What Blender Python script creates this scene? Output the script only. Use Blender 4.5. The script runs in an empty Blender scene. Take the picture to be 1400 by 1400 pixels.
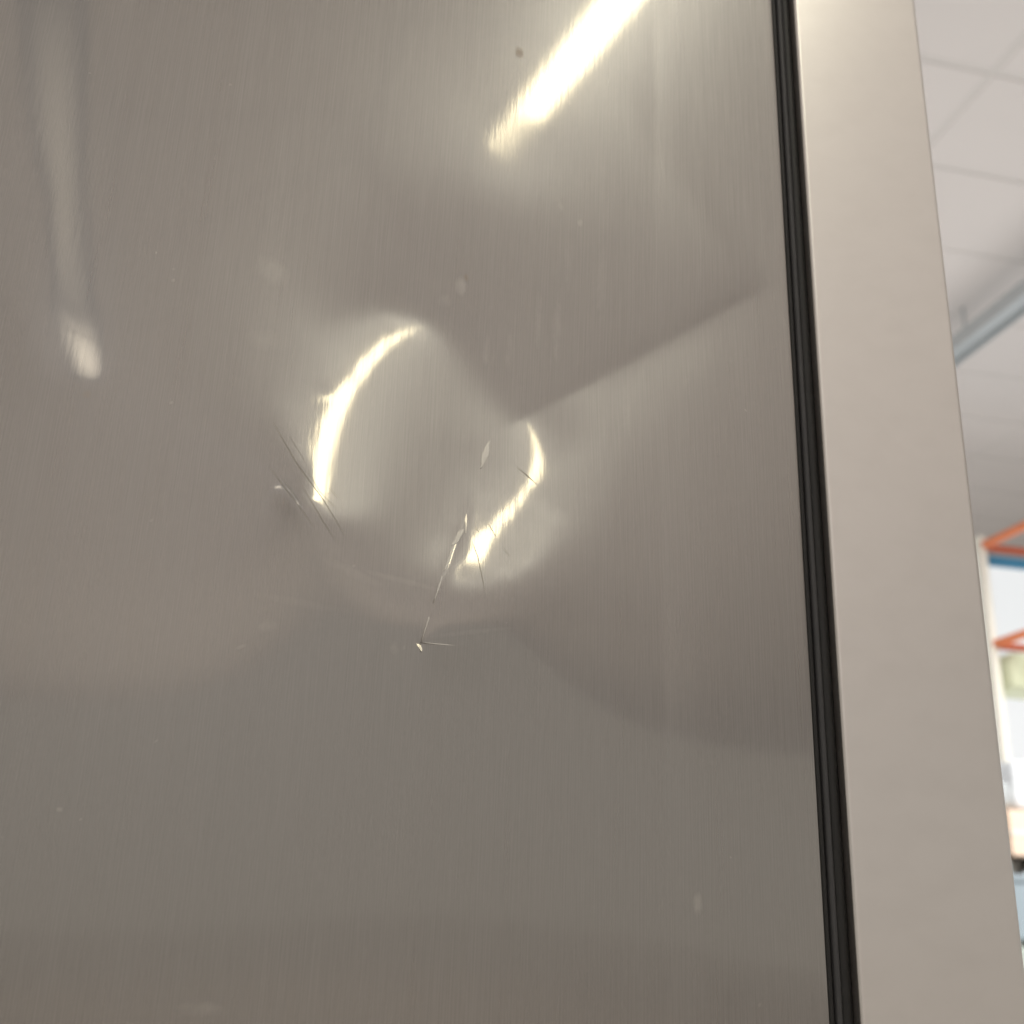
import bpy, bmesh, math, random
import numpy as np
from mathutils import Matrix, Vector

SC = bpy.context.scene
COL = SC.collection
random.seed(4)

# ------------------------------------------------------------------ camera
CAM = np.array([0.0, -0.43, 1.5])          # metres; the cabinet side is the plane y = 0
F, CC = 1500.0, 700.0                      # focal length in photograph pixels (1400 wide)
_up = np.array([158.0, 4150.0, -F]); _up /= np.linalg.norm(_up)
def _cr(px, py):
    v = np.array([px - CC, -(py - CC), -F]); return v / np.linalg.norm(v)
_n = _cr(340, 1229); _n = _n - _up * (_n @ _up); _n /= np.linalg.norm(_n)
ROT = np.array([np.cross(_n, _up), _n, _up])
cd = bpy.data.cameras.new('camera'); cam = bpy.data.objects.new('camera', cd); COL.objects.link(cam)
cam.matrix_world = Matrix.Translation(Vector(CAM)) @ Matrix(ROT.tolist()).to_4x4()
cd.sensor_width = 36.0; cd.lens = 36.0 * F / 1400.0
cd.clip_start = 0.01; cd.clip_end = 100.0
cd.dof.use_dof = True; cd.dof.focus_distance = 0.46; cd.dof.aperture_fstop = 9.5
SC.camera = cam

# ------------------------------------------------------------------ world and view
w = bpy.data.worlds.new('World'); SC.world = w; w.use_nodes = True
w.node_tree.nodes['Background'].inputs[0].default_value = (0.965, 0.925, 0.865, 1)
w.node_tree.nodes['Background'].inputs[1].default_value = 0.46
SC.view_settings.view_transform = 'Standard'; SC.view_settings.look = 'None'
SC.view_settings.exposure = 0.0; SC.view_settings.gamma = 1.0

CEIL = 1.5 + 3.4
def ceiling_fill(x, y, z, sx, sy, power, col=(1, 0.97, 0.94)):
    # added fill lights, unseen from below, that brighten the ceiling
    l = bpy.data.lights.new('ceiling_fill', 'AREA'); l.shape = 'RECTANGLE'; l.size = sx; l.size_y = sy
    l.energy = power; l.color = col
    o = bpy.data.objects.new('ceiling_fill', l); COL.objects.link(o)
    o.location = (x, y, z); o.rotation_euler = (math.pi, 0, 0)
    return o
ceiling_fill(3.0, 4.5, 2.1, 7.0, 7.0, 100)
ceiling_fill(0.5, -6.0, 2.1, 10.0, 10.0, 150)
ceiling_fill(0.5, -16.5, 2.1, 12.0, 10.0, 230)

def wash(loc, aim, size, power, col=(1, 0.98, 0.95)):  # added fill light that brightens the rack fronts and goods
    l = bpy.data.lights.new('rack_fill', 'AREA'); l.shape = 'SQUARE'; l.size = size; l.energy = power; l.color = col; l.spread = math.radians(75)
    o = bpy.data.objects.new('rack_fill', l); COL.objects.link(o); o.location = loc
    o.rotation_euler = (Vector(aim) - Vector(loc)).to_track_quat('-Z', 'Y').to_euler()
wash((3.2, 2.0, 3.7), (4.0, 4.6, 1.2), 1.0, 28)

# ------------------------------------------------------------------ helpers
def ray(px, py):
    return ROT @ _cr(px, py)
def on_panel(px, py):
    d = ray(px, py); return CAM + d * (0.43 / d[1])
def at_depth(px, py, Y):                    # Y: distance from the camera along world y
    d = ray(px, py); return CAM + d * (Y / d[1])
LAMPZ = CEIL - 0.07
def mirror_hit(px, py, z=LAMPZ):            # where a flat cabinet side would mirror this sight line to
    P = on_panel(px, py); d = ray(px, py).copy(); d[1] = -d[1]
    return P + d * ((z - P[2]) / d[2])

def link(name, me, mat=None, parent=None):
    o = bpy.data.objects.new(name, me); COL.objects.link(o)
    if mat is not None and len(me.materials) == 0: me.materials.append(mat)
    if parent is not None: o.parent = parent
    return o
def tag(o, label=None, cat=None, group=None, kind=None):
    if label: o['label'] = label
    if cat: o['category'] = cat
    if group: o['group'] = group
    if kind: o['kind'] = kind
    return o
def empty(name, loc):
    o = bpy.data.objects.new(name, None); COL.objects.link(o); o.location = loc
    o.empty_display_size = 0.1
    return o
def box_bm(bm, lo, hi, bevel=0.0, seg=2):
    vs = [bm.verts.new((x, y, z)) for x in (lo[0], hi[0]) for y in (lo[1], hi[1]) for z in (lo[2], hi[2])]
    fs = [(0, 1, 3, 2), (4, 6, 7, 5), (0, 4, 5, 1), (2, 3, 7, 6), (0, 2, 6, 4), (1, 5, 7, 3)]
    faces = [bm.faces.new([vs[i] for i in f]) for f in fs]
    if bevel > 0:
        es = list({e for f in faces for e in f.edges})
        bmesh.ops.bevel(bm, geom=es, offset=bevel, segments=seg, affect='EDGES', profile=0.5)
def mesh_from(bm, name, smooth=False):
    bmesh.ops.recalc_face_normals(bm, faces=bm.faces)
    me = bpy.data.meshes.new(name); bm.to_mesh(me); bm.free()
    if smooth:
        for p in me.polygons: p.use_smooth = True
    return me
def box(name, lo, hi, mat, parent=None, bevel=0.0, seg=2):
    bm = bmesh.new(); box_bm(bm, lo, hi, bevel, seg)
    o = link(name, mesh_from(bm, name), mat, parent)
    if parent is not None and parent.type == 'EMPTY':
        o.location = Vector((0, 0, 0)) - parent.location
    return o
def extrude_profile(name, pts, z0, z1, mat, parent=None, nz=2, closed=False, smooth=True):
    # pts: (x, y) outline run up from z0 to z1
    n = len(pts); vs = []; fs = []
    for k in range(nz):
        z = z0 + (z1 - z0) * k / (nz - 1)
        vs += [(p[0], p[1], z) for p in pts]
    m = n if closed else n - 1
    for k in range(nz - 1):
        for i in range(m):
            j = (i + 1) % n
            fs.append((k * n + i, k * n + j, (k + 1) * n + j, (k + 1) * n + i))
    if closed:
        b0 = len(vs); vs += [(p[0], p[1], z0) for p in pts] + [(p[0], p[1], z1) for p in pts]
        fs.append(tuple(range(b0, b0 + n))[::-1]); fs.append(tuple(range(b0 + n, b0 + 2 * n)))
    me = bpy.data.meshes.new(name); me.from_pydata(vs, [], fs); me.update()
    for p in me.polygons: p.use_smooth = smooth and len(p.vertices) == 4
    return link(name, me, mat, parent)

# ------------------------------------------------------------------ materials
def newmat(name):
    m = bpy.data.materials.new(name); m.use_nodes = True
    return m, m.node_tree, m.node_tree.nodes['Principled BSDF']
def paint(name, col, rough=0.6, metal=0.0, var=0.06, scale=8.0, bump=0.0):
    m, nt, b = newmat(name)
    tc = nt.nodes.new('ShaderNodeTexCoord'); nz = nt.nodes.new('ShaderNodeTexNoise')
    nz.inputs['Scale'].default_value = scale; nz.inputs['Detail'].default_value = 5
    nt.links.new(tc.outputs['Object'], nz.inputs['Vector'])
    mix = nt.nodes.new('ShaderNodeMix'); mix.data_type = 'RGBA'
    mix.inputs[6].default_value = (*[c * (1 - var) for c in col], 1)
    mix.inputs[7].default_value = (*[min(1, c * (1 + var)) for c in col], 1)
    nt.links.new(nz.outputs['Fac'], mix.inputs[0]); nt.links.new(mix.outputs[2], b.inputs['Base Color'])
    b.inputs['Roughness'].default_value = rough; b.inputs['Metallic'].default_value = metal
    if bump > 0:
        bp = nt.nodes.new('ShaderNodeBump'); bp.inputs['Strength'].default_value = bump; bp.inputs['Distance'].default_value = 0.002
        nt.links.new(nz.outputs['Fac'], bp.inputs['Height']); nt.links.new(bp.outputs['Normal'], b.inputs['Normal'])
    return m
def glow(name, col, s):
    m, nt, b = newmat(name)
    b.inputs['Base Color'].default_value = (0.25, 0.25, 0.25, 1)
    b.inputs['Emission Color'].default_value = (*col, 1); b.inputs['Emission Strength'].default_value = s
    return m
def faded_glow(name, col, s):
    # emission faded toward the rims, to soften the patch it mirrors in the steel
    m = glow(name, col, s); nt = m.node_tree; b = nt.nodes['Principled BSDF']; nb = NB(nt)
    tc = nt.nodes.new('ShaderNodeTexCoord'); sp = nt.nodes.new('ShaderNodeSeparateXYZ'); nt.links.new(tc.outputs['Generated'], sp.inputs[0])
    f = None
    for k in (0, 1):
        v = nb.math('MULTIPLY', nb.math('MULTIPLY', sp.outputs[k], nb.math('SUBTRACT', 1.0, sp.outputs[k])), 4.0, clamp=True)
        v = nb.math('POWER', v, 1.3 if k else 0.9)
        f = v if f is None else nb.math('MULTIPLY', f, v)
    nt.links.new(nb.math('MULTIPLY', f, s), b.inputs['Emission Strength'])
    return m

class NB:                                   # tiny node-graph helper
    def __init__(s, nt): s.nt = nt
    def math(s, op, a, b=None, c=None, clamp=False):
        n = s.nt.nodes.new('ShaderNodeMath'); n.operation = op; n.use_clamp = clamp
        for i, v in enumerate((a, b, c)):
            if v is None: continue
            if isinstance(v, (int, float)): n.inputs[i].default_value = v
            else: s.nt.links.new(v, n.inputs[i])
        return n.outputs[0]
    def noise(s, vec, scale=1.0, detail=3.0, rough=0.5, dims='3D'):
        n = s.nt.nodes.new('ShaderNodeTexNoise'); n.noise_dimensions = dims
        n.inputs['Scale'].default_value = scale; n.inputs['Detail'].default_value = detail
        n.inputs['Roughness'].default_value = rough
        s.nt.links.new(vec, n.inputs['Vector']); return n.outputs['Fac']
    def mapping(s, vec, scale):
        n = s.nt.nodes.new('ShaderNodeMapping'); n.inputs['Scale'].default_value = scale
        s.nt.links.new(vec, n.inputs['Vector']); return n.outputs[0]
    def glossy(s, col, rough, normal=None, aniso=0.0, tangent=None, rot=0.0):
        n = s.nt.nodes.new('ShaderNodeBsdfAnisotropic'); n.distribution = 'GGX'
        n.inputs['Color'].default_value = (*col, 1)
        if isinstance(rough, (int, float)): n.inputs['Roughness'].default_value = rough
        else: s.nt.links.new(rough, n.inputs['Roughness'])
        n.inputs['Anisotropy'].default_value = aniso; n.inputs['Rotation'].default_value = rot
        if normal is not None: s.nt.links.new(normal, n.inputs['Normal'])
        if tangent is not None: s.nt.links.new(tangent, n.inputs['Tangent'])
        return n.outputs[0]
    def mix(s, fac, a, b):
        n = s.nt.nodes.new('ShaderNodeMixShader')
        if isinstance(fac, (int, float)): n.inputs[0].default_value = fac
        else: s.nt.links.new(fac, n.inputs[0])
        s.nt.links.new(a, n.inputs[1]); s.nt.links.new(b, n.inputs[2]); return n.outputs[0]
    def diffuse(s, col, normal=None):
        n = s.nt.nodes.new('ShaderNodeBsdfDiffuse'); n.inputs['Color'].default_value = (*col, 1)
        return n.outputs[0]
    def tangent(s, axis):
        n = s.nt.nodes.new('ShaderNodeTangent'); n.direction_type = 'RADIAL'; n.axis = axis
        return n.outputs[0]

def spot_mask(nb, X, Z, px, py, rx, ry, ang=0.0, soft=1.0, mod=None):
    # soft ellipse on the cabinet side, centre given by its place on the sheet
    P = on_panel(px, py); k = 0.43 / F * 1.12
    dx = nb.math('SUBTRACT', X, float(P[0])); dz = nb.math('SUBTRACT', Z, float(P[2]))
    c, s_ = math.cos(ang), math.sin(ang)
    u = nb.math('ADD', nb.math('MULTIPLY', dx, c), nb.math('MULTIPLY', dz, s_))
    v = nb.math('SUBTRACT', nb.math('MULTIPLY', dz, c), nb.math('MULTIPLY', dx, s_))
    u = nb.math('DIVIDE', u, rx * k); v = nb.math('DIVIDE', v, ry * k)
    d = nb.math('ADD', nb.math('MULTIPLY', u, u), nb.math('MULTIPLY', v, v))
    if mod is not None: d = nb.math('ADD', d, mod)
    return nb.math('MULTIPLY', nb.math('POWER', nb.math('SUBTRACT', 1.0, d, clamp=True), 1.5), soft)

STEEL = (0.47, 0.44, 0.415)
def steel_panel():
    m, nt, b = newmat('brushed_steel'); nb = NB(nt)
    out = nt.nodes['Material Output']; nt.nodes.remove(b)
    tc = nt.nodes.new('ShaderNodeTexCoord'); sep = nt.nodes.new('ShaderNodeSeparateXYZ')
    nt.links.new(tc.outputs['Object'], sep.inputs[0]); X, Z = sep.outputs[0], sep.outputs[2]
    fine = nb.noise(nb.mapping(tc.outputs['Object'], (500, 35, 55)), 1.0, 3.0, 0.6)
    long_ = nb.noise(nb.mapping(tc.outputs['Object'], (320, 10, 5)), 1.0, 3.0, 0.55)
    h = nb.math('ADD', nb.math('MULTIPLY', fine, 0.6), nb.math('MULTIPLY', long_, 0.5))
    bp = nt.nodes.new('ShaderNodeBump'); bp.inputs['Strength'].default_value = 1.0; bp.inputs['Distance'].default_value = 0.000010
    nt.links.new(h, bp.inputs['Height']); N = bp.outputs['Normal']
    sharp = nb.glossy((0.515, 0.45, 0.345), 0.05, N)
    mid = nb.glossy((0.405, 0.403, 0.42), 0.25, N)
    wide = nb.glossy((0.415, 0.41, 0.405), 0.44)
    # the brushing is uneven: broad dull streaks and fine bright lines run up the sheet
    streak = nb.noise(nb.mapping(tc.outputs['Object'], (85, 10, 1.6)), 1.0, 4.0, 0.6)
    hair = nb.noise(nb.mapping(tc.outputs['Object'], (1400, 10, 22)), 1.0, 2.0, 0.5)
    fw = nb.math('ADD', nb.math('MULTIPLY', nb.math('SUBTRACT', streak, 0.5), 0.55), nb.math('MULTIPLY', nb.math('SUBTRACT', hair, 0.5), 0.38))
    base = nb.mix(0.23, nb.mix(0.58, sharp, mid), wide)
    sh = nb.mix(nb.math('ADD', 0.16, fw, clamp=True), base, nb.glossy((0.485, 0.468, 0.445), 0.36))
    wob = nb.math('MULTIPLY', nb.math('SUBTRACT', nb.noise(nb.mapping(tc.outputs['Object'], (420, 10, 160)), 1.0, 4.0, 0.65), 0.5), 1.5)
    # finger smears and dull scuffs
    tot = None; rs = random.Random(11)
    dust = [(rs.uniform(20, 1040), rs.uniform(20, 1380), rs.uniform(1.5, 3.2), rs.uniform(1.5, 4.5), rs.uniform(-1, 1), rs.uniform(.10, .30)) for _ in range(16)]
    for (px, py, rx, ry, a, s_) in ((372, 368, 30, 22, -0.7, 0.20), (362, 465, 24, 20, 0.2, 0.10), (633, 383, 10, 17, 0.1, 0.42), (612, 400, 12, 12, 0, 0.12),
                                    (795, 300, 5, 9, 0, 0.25), (768, 278, 4, 12, 0.1, 0.16), (669, 470, 6, 30, 0.0, 0.14), (765, 440, 7, 60, 0, 0.10), (825, 380, 9, 80, 0, 0.07),
                                    (860, 560, 8, 50, 0, 0.08), (365, 860, 13, 9, 0.5, 0.14), (275, 1378, 26, 9, 0, 0.16), (952, 1235, 7, 16, 0, 0.35), (536, 890, 7, 11, 0.3, 0.18),
                                    (480, 790, 50, 8, -0.35, 0.10), (410, 830, 60, 7, -0.1, 0.05), (84, 1108, 4, 3, 0, 0.35), (700, 470, 5, 45, 0, 0.09), (740, 430, 6, 50, 0, 0.10), (780, 350, 8, 60, 0, 0.07), (545, 800, 60, 5, -.15, 0.10), (640, 870, 60, 4, 0.2, 0.08), (330, 888, 8, 3, 0.5, 0.2), *dust):
        k = spot_mask(nb, X, Z, px, py, rx, ry, a, s_, wob)
        tot = k if tot is None else nb.math('MAXIMUM', tot, k)
    sh = nb.mix(tot, sh, nb.glossy((0.80, 0.77, 0.72), 0.5))
    rust = None
    for (px, py, rx, ry, a, s_) in ((711, 70, 8, 15, 0.1, 0.55), (640, 372, 4, 8, 0.2, 0.25), (121, 545, 6, 8, 0, 0.15)):
        k = spot_mask(nb, X, Z, px, py, rx, ry, a, s_, wob)
        rust = k if rust is None else nb.math('MAXIMUM', rust, k)
    sh = nb.mix(rust, sh, nb.diffuse((0.42, 0.29, 0.17)))
    nt.links.new(sh, out.inputs['Surface'])
    return m
def steel_edge():
    m, nt, b = newmat('satin_steel'); nb = NB(nt)
    out = nt.nodes['Material Output']; nt.nodes.remove(b)
    tc = nt.nodes.new('ShaderNodeTexCoord')
    fine = nb.noise(nb.mapping(tc.outputs['Object'], (45, 40, 900)), 1.0, 4.0, 0.6)
    cloud = nb.noise(nb.mapping(tc.outputs['Object'], (40, 40, 60)), 1.0, 3.0, 0.5)
    bp = nt.nodes.new('ShaderNodeBump'); bp.inputs['Strength'].default_value = 1.0; bp.inputs['Distance'].default_value = 0.000006
    nt.links.new(nb.math('ADD', fine, nb.math('MULTIPLY', cloud, 0.6)), bp.inputs['Height']); N = bp.outputs['Normal']
    C = (0.95, 0.91, 0.87)
    line = nb.noise(nb.mapping(tc.outputs['Object'], (9, 9, 1300)), 1.0, 3.0, 0.6)
    sh = nb.mix(nb.math('ADD', 0.4, nb.math('MULTIPLY', nb.math('SUBTRACT', line, 0.5), 0.9), clamp=True), nb.glossy(C, 0.28, N, 0.3, nb.tangent('Z'), 0.0), nb.glossy(C, 0.5, N))
    sh = nb.mix(nb.math('MULTIPLY', nb.math('SUBTRACT', cloud, 0.42, clamp=True), 0.35), sh, nb.glossy((0.70, 0.66, 0.62), 0.42))
    nt.links.new(sh, out.inputs['Surface'])
    return m
M = dict(
    steel=steel_panel(), edge=steel_edge(),
    plain_steel=paint('cabinet_sheet', (0.45, 0.43, 0.40), 0.35, 1.0),
    rubber=paint('black_rubber', (0.022, 0.022, 0.021), 0.42, 0, 0.15, 300, 0.1),
    rubber_rib=paint('grey_rubber', (0.075, 0.075, 0.078), 0.38, 0, 0.15, 300, 0.1),
    tile=paint('mineral_fibre_tile', (0.80, 0.775, 0.765), 0.9, 0, 0.02, 3),
    bar=paint('grid_bar_paint', (0.76, 0.745, 0.73), 0.6, 0, 0.02, 4),
    white=paint('white_enamel', (0.78, 0.78, 0.76), 0.45, 0, 0.02, 6),
    galv=paint('galvanised_steel', (0.52, 0.56, 0.58), 0.4, 0.4, 0.06, 12),
    orange=paint('orange_rack_paint', (0.78, 0.23, 0.09), 0.45, 0, 0.08, 9),
    redor=paint('red_orange_paint', (0.50, 0.11, 0.05), 0.45, 0, 0.08, 9),
    blue=paint('blue_rack_paint', (0.05, 0.24, 0.42), 0.45, 0, 0.08, 9),
    cream=paint('cream_post_paint', (0.84, 0.82, 0.74), 0.5, 0, 0.05, 9),
    concrete=paint('concrete', (0.80, 0.765, 0.72), 0.7, 0, 0.15, 1.5),
    wall=paint('wall_paint', (0.70, 0.68, 0.65), 0.8, 0, 0.04, 1.2),
    peach=paint('peach_carton', (0.92, 0.72, 0.57), 0.8, 0, 0.04, 6),
    greyblue=paint('blue_grey_plastic', (0.34, 0.41, 0.46), 0.5, 0, 0.06, 6),
    green=paint('green_print', (0.66, 0.70, 0.50), 0.6, 0, 0.06, 6),
    dark=paint('dark_steel', (0.05, 0.055, 0.055), 0.5, 0, 0.1, 6),
    film=paint('stretch_film', (0.72, 0.76, 0.80), 0.3, 0, 0.08, 14),
    pale=paint('pale_green_plastic', (0.52, 0.60, 0.54), 0.5, 0, 0.05, 6),
    scratch=paint('scratched_steel', (0.34, 0.32, 0.26), 0.5, 0.7, 0.2, 200),
    lamp=glow('warm_tube_diffuser', (1.0, 0.965, 0.77), 12.3),
    wing=glow('frosted_wing', (0.95, 0.98, 1.0), 0.9),
    glow_cool=faded_glow('added_cool_glow', (1.0, 0.99, 0.98), 3.2),
    glow_dim=faded_glow('added_dim_glow', (1.0, 0.98, 0.95), 0.75),
    glow_pane=glow('added_pane_glow', (0.96, 0.99, 1.0), 0.74),
)

# ------------------------------------------------------------------ floor, walls, ceiling
def slab(name, lo, hi, mat):
    o = box(name, lo, hi, mat); tag(o, kind='structure'); return o
slab('floor', (-30, -45, -0.05), (18, 18, 0), M['concrete'])
ceil = slab('ceiling', (-16, -22, CEIL + 0.06), (16, 15, CEIL + 0.12), M['tile'])
TX, TY = 1.2, 0.6
GX = 0.79 * 3.4; GY = 0.945 * 3.4 - 0.43           # one crossing of the grid seen in the photograph
bm = bmesh.new(); box_bm(bm, (-TX / 2 + .013, -TY / 2 + .013, -0.012), (TX / 2 - .013, TY / 2 - .013, 0.01), 0.007, 1)
tile_me = mesh_from(bm, 'ceiling_tile'); tile_me.materials.append(M['tile'])
IX = range(-4, 5); IY = range(-18, 14)
for i in IX:
    for j in IY:
        t = link('ceiling_tile', tile_me, None, ceil)
        t.location = (GX + (i + .5) * TX, GY + (j + .5) * TY, CEIL + random.uniform(-0.0015, 0.0015))
        t.rotation_euler = (random.uniform(-.002, .002), random.uniform(-.002, .002), 0)
x0, x1 = GX + IX[0] * TX, GX + (IX[-1] + 1) * TX
y0, y1 = GY + IY[0] * TY, GY + (IY[-1] + 1) * TY
bmx = bmesh.new(); box_bm(bmx, (x0, -.012, -.004), (x1, .012, .03)); mex = mesh_from(bmx, 'grid_bar'); mex.materials.append(M['bar'])
bmy = bmesh.new(); box_bm(bmy, (-.012, y0, -.006), (.012, y1, .03)); mey = mesh_from(bmy, 'grid_bar'); mey.materials.append(M['bar'])
for j in range(IY[0], IY[-1] + 2):
    link('grid_bar', mex, None, ceil).location = (0, GY + j * TY, CEIL)
for i in range(IX[0], IX[-1] + 2):
    link('grid_bar', mey, None, ceil).location = (GX + i * TX, 0, CEIL)

# ------------------------------------------------------------------ ceiling lamp mirrored in the steel, and two added glowing panels
L0 = np.array([690.0, 205.0]); LD = np.array([0.63, -0.777]); LT = np.array([0.777, 0.63]); SMAX = 640.0
A = Vector(mirror_hit(*L0)); B = Vector(mirror_hit(*(L0 + LD * SMAX)))
def batten(A, B, wdt, wing, mat, label, group=None):
    mid = (A + B) / 2; d = (B - A); ln = d.length; ang = math.atan2(d.y, d.x)
    t = empty('ceiling_light', (mid.x, mid.y, CEIL)); t.rotation_euler = (0, 0, ang)
    tag(t, label, 'ceiling light', group)
    def part(name, lo, hi, m, bev=0.004):
        bm = bmesh.new(); box_bm(bm, lo, hi, bev, 2); return link(name, mesh_from(bm, name), m, t)
    part('housing', (-ln / 2 - .04, -wing / 2, -.028), (ln / 2 + .04, wing / 2, 0), M['white'])
    # rounded diffuser
    pts = [(wdt / 2 * math.cos(a), -.03 - .045 * math.sin(a)) for a in np.linspace(0, math.pi, 13)]
    vs = []; fs = []
    for x in (-ln / 2, ln / 2): vs += [(x, p[0], p[1]) for p in pts]
    n = len(pts)
    for i in range(n - 1): fs.append((i, i + 1, n + i + 1, n + i))
    fs.append(tuple(range(n))[::-1]); fs.append(tuple(range(n, 2 * n)))
    me = bpy.data.meshes.new('diffuser'); me.from_pydata(vs, [], fs); me.update()
    link('diffuser', me, mat, t)
    for s in (-1, 1):
        part('end_cap', (s * (ln / 2 + .018) - .016, -wdt / 2 - .005, -.08), (s * (ln / 2 + .018) + .016, wdt / 2 + .005, -.03), M['white'])
    return t
batten(A, B, 0.15, 0.24, M['lamp'], 'lit batten ceiling light with warm diffuser, mirrored as the brightest streak in the steel')
C1 = Vector(mirror_hit(97, 520)); C2 = Vector(mirror_hit(114, 310))  # added glowing panel, placed only for the pale blur it mirrors
batten(C1, C2, 0.42, 0.44, M['glow_cool'], 'added cool white glowing panel, mirrored as the pale blur at the left')

E1 = Vector(mirror_hit(112, 350)); E2 = Vector(mirror_hit(72, -60))  # another added panel, its dim glow makes the mirrored upright band
batten(E1, E2, 0.30, 0.32, M['glow_dim'], 'long dim glowing panel, added to mirror as the faint upright band at the left')

# ------------------------------------------------------------------ the freezer: dented side sheet
XR = 0.226                                         # right edge of the cabinet side
FZ0, FZ1 = 0.02, 2.06
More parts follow.
